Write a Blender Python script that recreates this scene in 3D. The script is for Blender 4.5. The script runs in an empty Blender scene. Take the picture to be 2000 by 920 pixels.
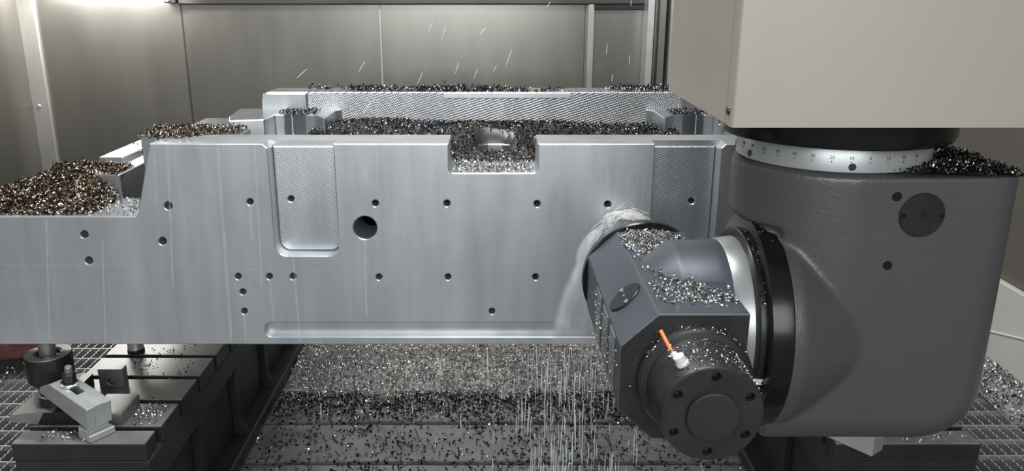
import bpy, bmesh, math, random
import numpy as np
from mathutils import Vector, Matrix
from mathutils.geometry import tessellate_polygon
random.seed(4)
RNG = np.random.default_rng(11)
sc = bpy.context.scene
C = sc.collection
PI = math.pi

# ------------------------------------------------------------------ camera
F, CX, CY = 1600.0, 965.0, 460.0            # focal length and principal point in px of 2000x920
TILT = math.atan(0.30)
cam = bpy.data.cameras.new('camera')
cam_o = bpy.data.objects.new('camera', cam)
C.objects.link(cam_o)
cam.sensor_width = 36.0
cam.lens = F / 2000.0 * 36.0
cam.shift_x = (1000.0 - CX) / 2000.0
cam.clip_start = 0.05
cam_o.location = (0, 0, 0)                  # eye of the photographer is the origin; floor grating 1.5 m below
cam_o.rotation_euler = (PI / 2 - TILT, 0, 0)
sc.camera = cam_o

# ------------------------------------------------------------------ world and lights
w = bpy.data.worlds.new('workshop')
sc.world = w
w.use_nodes = True
bg = w.node_tree.nodes['Background']
bg.inputs[0].default_value = (0.92, 0.96, 1.0, 1)
bg.inputs[1].default_value = 0.25

def area(name, loc, target, sx, sy, power, col=(1, 1, 1), spread=180):
    l = bpy.data.lights.new(name, 'AREA')
    l.shape = 'RECTANGLE'; l.size = sx; l.size_y = sy; l.energy = power; l.color = col
    l.spread = math.radians(spread)
    o = bpy.data.objects.new(name, l)
    C.objects.link(o)
    o.location = loc
    o.rotation_euler = (Vector(target) - Vector(loc)).to_track_quat('-Z', 'Y').to_euler()
    return o

# cabin lamp overhead, workshop light through the open door behind the camera, and the two lamp tubes
# above the frame whose glow shows along the top of the rear wall
area('cabin_roof_lamp_offscreen', (-0.3, 2.02, 2.4), (-0.2, 2.15, -1), 3.0, 0.35, 150, (0.98, 0.99, 1.0))
area('open_door_offscreen', (0.0, -1.5, 0.6), (0.0, 2.6, -1.0), 3.0, 1.5, 95, (0.95, 0.98, 1.0))
area('lamp_tube_corner_offscreen', (-2.08, 4.47, 0.02), (-2.08, 4.47, -1), 0.75, 0.05, 25, (1.0, 1.0, 0.98))
area('lamp_tube_back_offscreen', (-0.2, 4.25, 0.20), (-0.2, 4.6, -0.30), 3.4, 0.05, 11, (1.0, 1.0, 0.98))

vs = sc.view_settings
vs.view_transform = 'Standard'
try: vs.look = 'None'
except Exception: pass
vs.gamma = 1.0
vs.use_curve_mapping = False
vs.exposure = 0.0

# ------------------------------------------------------------------ helpers
def ray(u, v):
    xc, yc = (u - CX) / F, (CY - v) / F
    c, s = math.cos(TILT), math.sin(TILT)
    return Vector((xc, c + yc * s, -s + yc * c))
def PY(u, v, Y):                           # point of the photo on the vertical plane y = Y
    r = ray(u, v); return r * (Y / r.y)
def PZ(u, v, Z):                           # point of the photo on the level plane z = Z
    r = ray(u, v); return r * (Z / r.z)

M = {}
def mat(name, col, metal=0.0, rough=0.5, var=0.0, vscale=(6, 6, 6), bump=0.0, bscale=(60, 60, 60), col2=None,
        rvar=0.0, detail=4.0, spec=0.5, lo=0.35, hi=0.65):
    m = bpy.data.materials.new(name)
    m.use_nodes = True
    nt = m.node_tree; N = nt.nodes; L = nt.links
    b = N['Principled BSDF']
    b.inputs['Base Color'].default_value = (*col, 1)
    b.inputs['Metallic'].default_value = metal
    b.inputs['Roughness'].default_value = rough
    b.inputs['Specular IOR Level'].default_value = spec
    tc = N.new('ShaderNodeTexCoord')
    def noise(scale, det):
        mp = N.new('ShaderNodeMapping'); mp.inputs['Scale'].default_value = scale
        L.new(tc.outputs['Object'], mp.inputs['Vector'])
        n = N.new('ShaderNodeTexNoise'); n.inputs['Scale'].default_value = 1.0
        n.inputs['Detail'].default_value = det; n.inputs['Roughness'].default_value = 0.6
        L.new(mp.outputs[0], n.inputs['Vector'])
        return n
    if var > 0 or col2 or rvar:
        n = noise(vscale, detail)
        cr = N.new('ShaderNodeValToRGB')
        c2 = col2 if col2 else tuple(max(0, c * (1 - var)) for c in col)
        cr.color_ramp.elements[0].position = lo; cr.color_ramp.elements[0].color = (*c2, 1)
        cr.color_ramp.elements[1].position = hi; cr.color_ramp.elements[1].color = (*col, 1)
        L.new(n.outputs['Fac'], cr.inputs['Fac'])
        L.new(cr.outputs['Color'], b.inputs['Base Color'])
        if rvar:
            mr = N.new('ShaderNodeMapRange')
            mr.inputs['From Min'].default_value = 0.3; mr.inputs['From Max'].default_value = 0.7
            mr.inputs['To Min'].default_value = rough - rvar; mr.inputs['To Max'].default_value = rough + rvar
            L.new(n.outputs['Fac'], mr.inputs['Value']); L.new(mr.outputs[0], b.inputs['Roughness'])
    if bump > 0:
        n2 = noise(bscale, 3.0)
        bp = N.new('ShaderNodeBump'); bp.inputs['Strength'].default_value = bump
        bp.inputs['Distance'].default_value = 0.003
        L.new(n2.outputs['Fac'], bp.inputs['Height'])
        L.new(bp.outputs['Normal'], b.inputs['Normal'])
    M[name] = m
    return m

def empty(name, loc, label=None, cat=None, group=None, kind=None):
    o = bpy.data.objects.new(name, None)
    C.objects.link(o); o.location = loc; o.empty_display_size = 0.05
    tag(o, label, cat, group, kind)
    return o
def tag(o, label=None, cat=None, group=None, kind=None):
    if label: o['label'] = label
    if cat: o['category'] = cat
    if group: o['group'] = group
    if kind: o['kind'] = kind
    return o
def world_loc(o):
    p = Vector((0, 0, 0))
    while o: p = p + o.location; o = o.parent
    return p
def link(name, me, material, parent=None, smooth=False, loc=None):
    o = bpy.data.objects.new(name, me)
    C.objects.link(o)
    if material is not None and not me.materials:
        me.materials.append(M[material] if isinstance(material, str) else material)
    if smooth:
        me.polygons.foreach_set('use_smooth', [True] * len(me.polygons))
        if isinstance(smooth, float):
            me.set_sharp_from_angle(angle=math.radians(smooth))
    if loc is not None: o.location = loc
    if parent is not None:
        o.parent = parent
        o.location = Vector(o.location) - world_loc(parent)
    return o

class MB:
    """collects verts and faces in world coordinates, builds ONE mesh object"""
    def __init__(s): s.v = []; s.f = []
    def add(s, verts, faces, T=None):
        o = len(s.v)
        for p in verts:
            p = Vector(p); s.v.append(T @ p if T else p)
        for f in faces: s.f.append([i + o for i in f])
        return s
    def bm(s, b, T=None):
        b.verts.index_update()
        s.add([v.co.copy() for v in b.verts], [[v.index for v in f.verts] for f in b.faces], T)
        b.free(); return s
    def box(s, x0, x1, y0, y1, z0, z1, bev=0.0, seg=1, T=None):
        b = bmesh.new()
        bmesh.ops.create_cube(b, size=1)
        for v in b.verts:
            v.co = Vector(((x0 + x1) / 2 + v.co.x * (x1 - x0), (y0 + y1) / 2 + v.co.y * (y1 - y0), (z0 + z1) / 2 + v.co.z * (z1 - z0)))
        if bev: bmesh.ops.bevel(b, geom=list(b.edges), offset=bev, segments=seg, affect='EDGES', profile=0.5)
        return s.bm(b, T)
    def prism(s, poly, a0, a1, axis='z', bev=0.0, seg=1, T=None):
        """poly of (p, q) extruded along axis: z -> (x,y), y -> (x,z), x -> (y,z)"""
        def mk(p, q, a):
            return {'z': (p, q, a), 'y': (p, a, q), 'x': (a, p, q)}[axis]
        b = bmesh.new()
        lo = [b.verts.new(mk(p, q, a0)) for p, q in poly]
        hi = [b.verts.new(mk(p, q, a1)) for p, q in poly]
        n = len(poly)
        for i in range(n): b.faces.new((lo[i], lo[(i + 1) % n], hi[(i + 1) % n], hi[i]))
        b.faces.new(lo[::-1]); b.faces.new(hi)
        bmesh.ops.recalc_face_normals(b, faces=list(b.faces))
        if bev:
            es = [e for e in b.edges if e.calc_face_angle(0) > 0.45]
            bmesh.ops.bevel(b, geom=es, offset=bev, segments=seg, affect='EDGES', profile=0.5)
        return s.bm(b, T)
    def lathe(s, prof, center, axis='z', seg=64, T=None, cap=True):
        """prof: (radius, position along axis) pairs"""
        c = Vector(center)
        vs_, fs = [], []
        n = len(prof)
        for r, a in prof:
            for k in range(seg):
                t = 2 * PI * k / seg
                p, q = r * math.cos(t), r * math.sin(t)
                if axis == 'z': d = (p, q, a)
                elif axis == 'y': d = (q, a, p)
                else: d = (a, p, q)
                vs_.append(c + Vector(d))
        for i in range(n - 1):
            for k in range(seg):
                k2 = (k + 1) % seg
                fs.append([i * seg + k, i * seg + k2, (i + 1) * seg + k2, (i + 1) * seg + k])
        if cap:
            fs.append(list(range(seg))[::-1]); fs.append([(n - 1) * seg + k for k in range(seg)])
        return s.add(vs_, fs, T)
    def tube(s, pts, r, seg=8):
        pts = [Vector(p) for p in pts]; vs_, fs = [], []
        n = len(pts)
        for i, p in enumerate(pts):
            d = (pts[min(i + 1, n - 1)] - pts[max(i - 1, 0)]).normalized()
            a = d.orthogonal().normalized(); bb = d.cross(a)
            rr = r[i] if isinstance(r, (list, tuple)) else r
            for k in range(seg):
                t = 2 * PI * k / seg
                vs_.append(p + a * math.cos(t) * rr + bb * math.sin(t) * rr)
        for i in range(n - 1):
            for k in range(seg):
                k2 = (k + 1) % seg
                fs.append([i * seg + k, i * seg + k2, (i + 1) * seg + k2, (i + 1) * seg + k])
        fs.append(list(range(seg))[::-1]); fs.append([(n - 1) * seg + k for k in range(seg)])
        return s.add(vs_, fs)
    def mesh(s, name):
        me = bpy.data.meshes.new(name)
        me.from_pydata([tuple(p) for p in s.v], [], s.f)
        b = bmesh.new(); b.from_mesh(me)
        bmesh.ops.recalc_face_normals(b, faces=list(b.faces))
        b.to_mesh(me); b.free()
        return me
    def build(s, name, material, parent=None, smooth=False):
        return link(name, s.mesh(name), material, parent, smooth)

def round_poly(pts, seg=6):
    """pts: (p, q) or (p, q, radius) -> list of (p, q) with rounded corners"""
    out = []; n = len(pts)
    for i, P in enumerate(pts):
        r = P[2] if len(P) > 2 else 0
        p = Vector(P[:2])
        if r <= 0: out.append((p.x, p.y)); continue
        a = (Vector(pts[i - 1][:2]) - p).normalized(); b = (Vector(pts[(i + 1) % n][:2]) - p).normalized()
        ang = a.angle(b); d = r / math.tan(ang / 2)
        cc = p + (a + b).normalized() * (r / math.sin(ang / 2))
        s, e = p + a * d - cc, p + b * d - cc
        t0 = math.atan2(s.y, s.x); t1 = math.atan2(e.y, e.x)
        dt = (t1 - t0 + PI) % (2 * PI) - PI
        for k in range(seg + 1):
            t = t0 + dt * k / seg
            out.append((cc.x + r * math.cos(t), cc.y + r * math.sin(t)))
    return out
def circle(cx, cz, r, n=20):
    return [(cx + r * math.cos(2 * PI * k / n), cz + r * math.sin(2 * PI * k / n)) for k in range(n)]
def signed(poly):
    return sum(poly[i][0] * poly[(i + 1) % len(poly)][1] - poly[(i + 1) % len(poly)][0] * poly[i][1] for i in range(len(poly))) / 2
def offset(poly, d):
    """move every vertex to the left of its direction by d (inside for ccw)"""
    out = []; n = len(poly)
    for i in range(n):
        p0, p1, p2 = Vector(poly[i - 1]), Vector(poly[i]), Vector(poly[(i + 1) % n])
        e1 = (p1 - p0).normalized(); e2 = (p2 - p1).normalized()
        n1 = Vector((-e1.y, e1.x)); n2 = Vector((-e2.y, e2.x))
        m = n1 + n2
        k = 1 + n1.dot(n2)
        out.append(tuple(p1 + m * (d / max(k, 0.3))))
    return out
def plate(mb, outer, holes, y0, y1, c=0.0, back=True, back_holes=True):
    """plate in the x-z plane from y0 (front, chamfer c) to y1, with holes"""
    if signed(outer) < 0: outer = outer[::-1]
    loops = [outer] + [h if signed(h) < 0 else h[::-1] for h in holes]
    front = [offset(l, c) if c else l for l in loops]
    flat = [Vector((p[0], p[1], 0)) for l in front for p in l]
    tris = tessellate_polygon([[Vector((p[0], p[1], 0)) for p in l] for l in front])
    mb.add([(p.x, y0, p.y) for p in flat], [list(t) for t in tris])
    for l, fr in zip(loops, front):
        n = len(l)
        if c:
            mb.add([(p[0], y0, p[1]) for p in fr] + [(p[0], y0 + c, p[1]) for p in l],
                   [[i, (i + 1) % n, n + (i + 1) % n, n + i] for i in range(n)])
        mb.add([(p[0], y0 + c, p[1]) for p in l] + [(p[0], y1, p[1]) for p in l],
               [[i, (i + 1) % n, n + (i + 1) % n, n + i] for i in range(n)])
    if back:
        ls = loops if back_holes else loops[:1]
        flat = [Vector((p[0], p[1], 0)) for l in ls for p in l]
        tris = tessellate_polygon([[Vector((p[0], p[1], 0)) for p in l] for l in ls])
        mb.add([(p.x, y1, p.y) for p in flat], [list(t)[::-1] for t in tris])

def baked(o):
    """apply the modifiers of o into its mesh"""
    dg = bpy.context.evaluated_depsgraph_get()
    dg.update()
    me = bpy.data.meshes.new_from_object(o.evaluated_get(dg))
    o.modifiers.clear(); o.data = me
    return o

# ------------------------------------------------------------------ materials
mat('steel_wall', (0.33, 0.315, 0.284), 0.96, 0.32, col2=(0.29, 0.278, 0.25), vscale=(5, 5, 1.0), bump=0.05, bscale=(6, 6, 4), rvar=0.02, detail=5)
mat('steel_trim', (0.50, 0.49, 0.46), 0.8, 0.40, 0.2, (4, 4, 2))
mat('rail_steel', (0.08, 0.08, 0.077), 0.6, 0.4, 0.3, (3, 3, 3))
mat('wall_paint', (0.15, 0.138, 0.118), 0.1, 0.5, 0.12, (3, 3, 3))
mat('panel_paint', (0.62, 0.61, 0.56), 0.0, 0.45, 0.1, (3, 3, 3))
mat('cover_paint', (0.37, 0.337, 0.28), 0.0, 0.42, 0.06, (3, 3, 1), 0.03, (300, 300, 300))
mat('cast_iron_dark', (0.030, 0.029, 0.031), 0.25, 0.48, 0.3, (8, 8, 8), 0.12, (70, 70, 70))
mat('machined_iron', (0.34, 0.34, 0.33), 0.75, 0.42, 0.25, (7, 7, 7), 0.05, (120, 120, 120), rvar=0.07)
mat('table_iron', (0.33, 0.345, 0.345), 0.5, 0.38, 0.35, (5, 9, 5), 0.1, (50, 50, 50), rvar=0.1)
mat('bright_steel', (0.68, 0.69, 0.68), 0.8, 0.33, 0.12, (20, 20, 20))
mat('clamp_steel', (0.58, 0.60, 0.58), 0.7, 0.40, 0.15, (15, 15, 15))
mat('black_oxide', (0.035, 0.034, 0.036), 0.5, 0.35, 0.3, (20, 20, 20), 0.05, (90, 90, 90))
mat('gloss_black', (0.022, 0.021, 0.022), 0.6, 0.22, 0.3, (9, 9, 9), 0.05, (40, 40, 40))
mat('head_paint', (0.078, 0.074, 0.078), 0.1, 0.36, 0.06, (4, 4, 4), 0.26, (160, 160, 160))
mat('housing_paint', (0.066, 0.079, 0.094), 0.1, 0.42, 0.15, (5, 2, 9), 0.04, (60, 60, 60))
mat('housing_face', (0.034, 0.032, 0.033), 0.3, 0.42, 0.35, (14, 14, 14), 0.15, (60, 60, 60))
mat('scale_silver', (0.40, 0.415, 0.415), 0.5, 0.35, 0.08, (10, 10, 4))
mat('engraving', (0.03, 0.03, 0.03), 0.0, 0.6)
mat('grating_steel', (0.55, 0.55, 0.54), 0.7, 0.38, 0.25, (20, 20, 20))
mat('orange_plastic', (0.75, 0.20, 0.06), 0.0, 0.4)
mat('clear_plastic', (0.62, 0.63, 0.62), 0.0, 0.25)
mat('rag_cloth', (0.055, 0.012, 0.013), 0.0, 0.9, 0.5, (30, 30, 30), 0.3, (150, 150, 150))
mat('paper_white', (0.75, 0.75, 0.73), 0.0, 0.5)
mat('core_chips_grey', (0.32, 0.315, 0.31), 0.75, 0.4)
mat('core_chips_dark', (0.09, 0.086, 0.085), 0.75, 0.4)
mat('core_chips_brown', (0.20, 0.155, 0.115), 0.75, 0.4)
mat('core_chips_gold', (0.42, 0.29, 0.11), 0.75, 0.4)
mat('core_chips_silver', (0.45, 0.45, 0.45), 0.75, 0.4)
mat('pit_dark', (0.03, 0.03, 0.03), 0.2, 0.6)

def workpiece_material(name, scallop=0.0, freq=60.0, blue=True, metal=0.8, rlo=0.28, rhi=0.50):
    m = mat(name, (0.56, 0.57, 0.58), metal, 0.40)
    nt = m.node_tree; N = nt.nodes; L = nt.links; b = N['Principled BSDF']
    tc = [n for n in N if n.type == 'TEX_COORD'][0]
    def noise(scale, det, rgh=0.6):
        mp = N.new('ShaderNodeMapping'); mp.inputs['Scale'].default_value = scale
        L.new(tc.outputs['Object'], mp.inputs['Vector'])
        n = N.new('ShaderNodeTexNoise'); n.inputs['Scale'].default_value = 1.0; n.inputs['Detail'].default_value = det
        n.inputs['Roughness'].default_value = rgh
        L.new(mp.outputs[0], n.inputs['Vector']); return n
    def ramp(n, a, b_, p0, p1):
        r = N.new('ShaderNodeValToRGB')
        r.color_ramp.elements[0].color = (*a, 1); r.color_ramp.elements[0].position = p0
        r.color_ramp.elements[1].color = (*b_, 1); r.color_ramp.elements[1].position = p1
        L.new(n.outputs['Fac'], r.inputs['Fac']); return r
    big = ramp(noise((2.3, 2.3, 2.6), 3, 0.5), (0.56, 0.585, 0.61), (0.64, 0.655, 0.67), 0.36, 0.64)   # faint uneven tone of the alloy
    run = ramp(noise((14, 14, 1.2), 5), (0.84, 0.85, 0.86), (1.05, 1.05, 1.04), 0.36, 0.68)      # runs of coolant down the face
    mx = N.new('ShaderNodeMix'); mx.data_type = 'RGBA'; mx.blend_type = 'MULTIPLY'; mx.inputs['Factor'].default_value = 0.8
    L.new(big.outputs[0], mx.inputs['A']); L.new(run.outputs[0], mx.inputs['B'])
    L.new(mx.outputs['Result'], b.inputs['Base Color'])
    rr = N.new('ShaderNodeMapRange'); rr.inputs['To Min'].default_value = rlo; rr.inputs['To Max'].default_value = rhi
    L.new(noise((9, 9, 3), 4).outputs['Fac'], rr.inputs['Value']); L.new(rr.outputs[0], b.inputs['Roughness'])
    bp = N.new('ShaderNodeBump'); bp.inputs['Strength'].default_value = 0.10; bp.inputs['Distance'].default_value = 0.002
    L.new(noise((60, 60, 25), 4).outputs['Fac'], bp.inputs['Height'])
    last = bp
    if scallop:
        mp = N.new('ShaderNodeMapping'); mp.inputs['Rotation'].default_value = (0, math.radians(38), 0)
        L.new(tc.outputs['Object'], mp.inputs['Vector'])
        wv = N.new('ShaderNodeTexWave'); wv.inputs['Scale'].default_value = freq; wv.inputs['Distortion'].default_value = 2.5
        wv.inputs['Detail'].default_value = 2; wv.inputs['Detail Scale'].default_value = 1.5
        L.new(mp.outputs[0], wv.inputs['Vector'])
        mp2 = N.new('ShaderNodeMapping'); mp2.inputs['Rotation'].default_value = (0, math.radians(-72), 0)
        L.new(tc.outputs['Object'], mp2.inputs['Vector'])
        w2 = N.new('ShaderNodeTexWave'); w2.inputs['Scale'].default_value = freq * 0.8; w2.inputs['Distortion'].default_value = 1.5
        L.new(mp2.outputs[0], w2.inputs['Vector'])
        big2 = noise((9, 9, 0.6), 2)
        q1 = N.new('ShaderNodeMath'); q1.operation = 'MULTIPLY'; L.new(wv.outputs['Fac'], q1.inputs[0]); L.new(w2.outputs['Fac'], q1.inputs[1])
        q2 = N.new('ShaderNodeMath'); q2.operation = 'MULTIPLY'; L.new(q1.outputs[0], q2.inputs[0]); L.new(big2.outputs['Fac'], q2.inputs[1])
        b2 = N.new('ShaderNodeBump'); b2.inputs['Strength'].default_value = scallop; b2.inputs['Distance'].default_value = 0.004
        L.new(q2.outputs[0], b2.inputs['Height']); L.new(bp.outputs['Normal'], b2.inputs['Normal'])
        last = b2
    L.new(last.outputs['Normal'], b.inputs['Normal'])
    return m
workpiece_material('machined_face')
workpiece_material('milled_scallops', 0.65, 48.0, blue=False, metal=0.97, rlo=0.24, rhi=0.36)
workpiece_material('milled_pocket', 0.16, 60.0, blue=False, metal=0.9)
workpiece_material('machined_top', 0.08, 90.0, blue=False, metal=0.97, rlo=0.22, rhi=0.40)

def chip_material(name, a, b_, c_, rough=0.22, metal=0.95):
    m = mat(name, a, metal, rough)
    nt = m.node_tree; N = nt.nodes; L = nt.links; b = N['Principled BSDF']
    g = N.new('ShaderNodeNewGeometry')
    r = N.new('ShaderNodeValToRGB')
    e = r.color_ramp.elements
    e[0].position = 0.0; e[0].color = (*a, 1); e[1].position = 1.0; e[1].color = (*c_, 1)
    k = e.new(0.6); k.color = (*b_, 1)
    L.new(g.outputs['Random Per Island'], r.inputs['Fac']); L.new(r.outputs[0], b.inputs['Base Color'])
chip_material('chips_grey', (0.07, 0.068, 0.067), (0.50, 0.495, 0.49), (1.0, 0.99, 0.97), 0.2, 0.75)
chip_material('chips_dark', (0.025, 0.024, 0.025), (0.08, 0.075, 0.075), (0.62, 0.60, 0.57))
chip_material('chips_brown', (0.05, 0.038, 0.03), (0.19, 0.145, 0.105), (0.78, 0.72, 0.65))
chip_material('chips_gold', (0.12, 0.08, 0.03), (0.45, 0.30, 0.10), (0.80, 0.66, 0.36))
chip_material('chips_silver', (0.16, 0.16, 0.16), (0.45, 0.45, 0.45), (0.90, 0.90, 0.90))

def coolant_material(name, alpha, noise_scale=None, col=(0.90, 0.92, 0.92), lo=0.4, hi=0.7):
    m = bpy.data.materials.new(name); m.use_nodes = True
    nt = m.node_tree; N = nt.nodes; L = nt.links; b = N['Principled BSDF']
    b.inputs['Base Color'].default_value = (*col, 1); b.inputs['Roughness'].default_value = 0.3
    b.inputs['Alpha'].default_value = alpha
    if noise_scale:
        tc = N.new('ShaderNodeTexCoord'); mp = N.new('ShaderNodeMapping'); mp.inputs['Scale'].default_value = noise_scale
        L.new(tc.outputs['Object'], mp.inputs['Vector'])
        n = N.new('ShaderNodeTexNoise'); n.inputs['Scale'].default_value = 1; n.inputs['Detail'].default_value = 5
        L.new(mp.outputs[0], n.inputs['Vector'])
        at = N.new('ShaderNodeAttribute'); at.attribute_name = 'film'
        mr = N.new('ShaderNodeMapRange'); mr.inputs['From Min'].default_value = lo; mr.inputs['From Max'].default_value = hi
        mr.inputs['To Min'].default_value = 0.25; mr.inputs['To Max'].default_value = 1.0
        L.new(n.outputs['Fac'], mr.inputs['Value'])
        mu = N.new('ShaderNodeMath'); mu.operation = 'MULTIPLY'; L.new(mr.outputs[0], mu.inputs[0]); L.new(at.outputs['Fac'], mu.inputs[1])
        m2 = N.new('ShaderNodeMath'); m2.operation = 'MULTIPLY'; m2.inputs[1].default_value = alpha
        L.new(mu.outputs[0], m2.inputs[0]); L.new(m2.outputs[0], b.inputs['Alpha'])
    M[name] = m
coolant_material('coolant_streak', 0.55)
coolant_material('coolant_drop', 0.85)
coolant_material('coolant_film', 0.9, (26, 26, 4), lo=0.35, hi=0.65)
coolant_material('coolant_run', 0.14)
coolant_material('coolant_foam', 0.80, (40, 40, 40), (0.93, 0.93, 0.86), 0.3, 0.55)

# ------------------------------------------------------------------ room shell
YB, XL, XR, ZF = 4.6, -2.57, 2.02, -1.5           # back wall, side walls, level of the walkway grating
def seamX(u, v): return PY(u, v, YB).x
wb = MB().box(XL - 0.05, XR + 0.05, YB + 0.012, YB + 0.06, -2.0, 2.4).build('wall_back', 'steel_wall'); tag(wb, 'brushed stainless steel rear wall of the machine cabin', kind='structure')
s1, s2, s3 = seamX(366, 130), seamX(745, 90), seamX(1146, 90)
xs = [XL, s1, s2, s3 - 0.01]
for a, b_ in zip(xs[:-1], xs[1:]):
    MB().box(a + 0.003, b_ - 0.003, YB, YB + 0.02, -2.0, 2.4, 0.003).build('panel', 'steel_wall', wb)
MB().box(s3 + 0.035, XR, YB - 0.01, YB + 0.02, -2.0, 2.4, 0.003).build('panel', 'steel_wall', wb)
MB().box(s3 + 0.0, s3 + 0.034, YB - 0.035, YB + 0.02, -2.0, 2.4, 0.004).build('panel_joint', 'steel_trim', wb)
for x in (s2,):
    MB().box(x - 0.006, x + 0.006, YB - 0.006, YB + 0.01, -2.0, 2.4, 0.002).build('panel_joint', 'steel_trim', wb)
wl = MB().box(XL - 0.06, XL, 0.6, YB + 0.05, -2.0, 2.4).build('wall_left', 'steel_wall'); tag(wl, 'grey steel side wall left of the workpiece', kind='structure')
t1 = MB().box(XL - 0.005, XL + 0.09, YB - 0.02, YB + 0.005, -2.0, 2.4, 0.004).build('trim_1', 'steel_trim'); tag(t1, 'pale corner strip between the rear and side wall', kind='structure')
for z in (-0.03, -0.62, -1.15):
    MB().lathe([(0.001, -0.026), (0.008, -0.0255), (0.010, -0.022), (0.010, -0.018)], (XL + 0.035, YB, z), 'y', 12).build('rivet', 'bright_steel', t1)
wr = MB().box(XR, XR + 0.06, 0.6, YB + 0.05, -2.0, 2.4).build('wall_right', 'wall_paint'); tag(wr, 'brownish painted side wall beyond the milling head', kind='structure')
# pale skirting sheet at the foot of the right wall, with a bent seam
sk = empty('trim_2', (XR - 0.03, 2.9, ZF), 'pale painted skirting sheet at the foot of the right wall', kind='structure')
zt = -1.10
MB().prism([(1.2, ZF), (4.4, ZF), (4.4, zt), (1.2, zt)], XR - 0.03, XR - 0.002, 'x', 0.004).build('sheet', 'panel_paint', sk)
MB().tube([(XR - 0.032, 2.55, -1.18), (XR - 0.032, 3.25, -1.37)], 0.004, 6).build('weld_seam', 'paper_white', sk)
fl = MB().box(XL - 0.05, XR + 0.05, 0.4, YB + 0.05, -2.06, -2.0).build('floor', 'pit_dark'); tag(fl, 'dark drip tray under the grating', kind='structure')
# head rail of the back wall and the column profiles
zr = PY(700, 9, YB - 0.04).z
tr = MB().box(seamX(352, 5), seamX(1262, 5), YB - 0.04, YB, zr, zr + 0.30, 0.006).build('trim_3', 'rail_steel'); tag(tr, 'dark horizontal steel rail along the top of the rear wall', kind='structure')
MB().box(seamX(1158, 5), seamX(1262, 5), YB - 0.035, YB, zr - 0.028, zr, 0.003).build('rail_channel', 'black_oxide', tr)
br = MB().box(PY(321, 0, YB - .05).x, PY(344, 0, YB - .05).x, YB - 0.06, YB - 0.001, PY(330, 6, YB - .05).z, 0.1, 0.003).build('wall_bracket', 'black_oxide'); tag(br, 'small dark bracket with a bolt at the top of the rear wall', 'bracket')
MB().lathe([(0.001, -0.068), (0.012, -0.066), (0.012, -0.058)], (PY(335, 2, YB).x, YB, -0.05), 'y', 6).build('bolt', 'bright_steel', br)
col = empty('guide_column', (seamX(1290, 100), YB - 0.2, -2.0), 'vertical steel guide profiles beside the beige ram cover', 'column')
for (u0, u1, dy, m_) in ((1262, 1275, 0.16, 'bright_steel'), (1275, 1284, 0.06, 'steel_wall'), (1284, 1298, 0.12, 'steel_wall'), (1298, 1306, 0.05, 'steel_wall'), (1306, 1322, 0.14, 'steel_trim')):
    x0, x1 = PY(u0, 100, YB - dy).x, PY(u1, 100, YB - dy).x
    MB().box(x0, x1, YB - dy, YB - 0.011, -2.0, 2.0, 0.003).build('profile', m_, col)

# ------------------------------------------------------------------ walkway grating, every bar its own piece
def grating(name, x0, x1, y0, y1, label):
    root = empty(name, ((x0 + x1) / 2, (y0 + y1) / 2, ZF - 0.04), label, kind='structure')
    n = int((y1 - y0) / 0.011)
    vs_, fs = [], []                                       # serrated bearing bar, origin at its near end
    for i in range(n + 1):
        y = i * (y1 - y0) / n
        z = -0.004 if i % 2 else 0.0
        vs_ += [(-0.0028, y, -0.04), (0.0028, y, -0.04), (0.0028, y, z), (-0.0028, y, z)]
    for i in range(n):
        a, b_ = 4 * i, 4 * i + 4
        fs += [[a, a + 3, b_ + 3, b_], [a + 1, b_ + 1, b_ + 2, a + 2], [a + 3, a + 2, b_ + 2, b_ + 3]]
    me = bpy.data.meshes.new('bearing_bar'); me.from_pydata(vs_, [], fs)
    x = x0
    while x < x1:
        link('bearing_bar', me, 'grating_steel', root, loc=(x, y0, ZF)); x += 0.036
    cm = MB().box(0, x1 - x0, -0.0035, 0.0035, -0.020, -0.001, 0.001).mesh('cross_bar')
    y = y0 + 0.03
    while y < y1:
        link('cross_bar', cm, 'grating_steel', root, loc=(x0, y, ZF)); y += 0.0998
    MB().box(x0 - 0.006, x0, y0, y1, ZF - 0.04, ZF, 0.001).build('edge_bar', 'grating_steel', root)
    MB().box(x1, x1 + 0.006, y0, y1, ZF - 0.04, ZF, 0.001).build('edge_bar', 'grating_steel', root)
    return root
grating('floor_grating', -2.44, -1.35, 1.86, 4.4, 'serrated steel walkway grating beside the jack')
grating('floor_grating', 1.37, 1.975, 1.5, 4.4, 'steel walkway grating along the pale skirting sheet')
sill = MB().box(-2.4, -1.36, 1.30, 1.855, ZF - 0.03, ZF + 0.012, 0.006, 2).build('sill_plate', 'bright_steel'); tag(sill, 'bright steel sill plate at the near end of the grating', 'plate')

# ------------------------------------------------------------------ machine table with T-slots, and the two slotted risers
ZT, ZR = -1.70, -1.20
tb = empty('machine_table', (0, 2.9, -1.98), 'long grey machine table with T-slots under the workpiece', 'table')
MB().box(-1.36, 1.36, 1.2, 4.35, -1.98, ZT - 0.045, 0.01).build('table_body', 'cast_iron_dark', tb)
slots = [1.50, 1.80, 2.10, 2.40, 2.70, 2.995, 3.27, 3.56, 3.86]
ed = [1.2] + slots + [4.35]
for i in range(len(ed) - 1):
    a = ed[i] + (0.014 if i else 0); b_ = ed[i + 1] - (0.014 if i < len(ed) - 2 else 0)
    MB().box(-1.36, 1.36, a, b_, ZT - 0.05, ZT, 0.004).build('strip', 'table_iron', tb)

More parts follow.
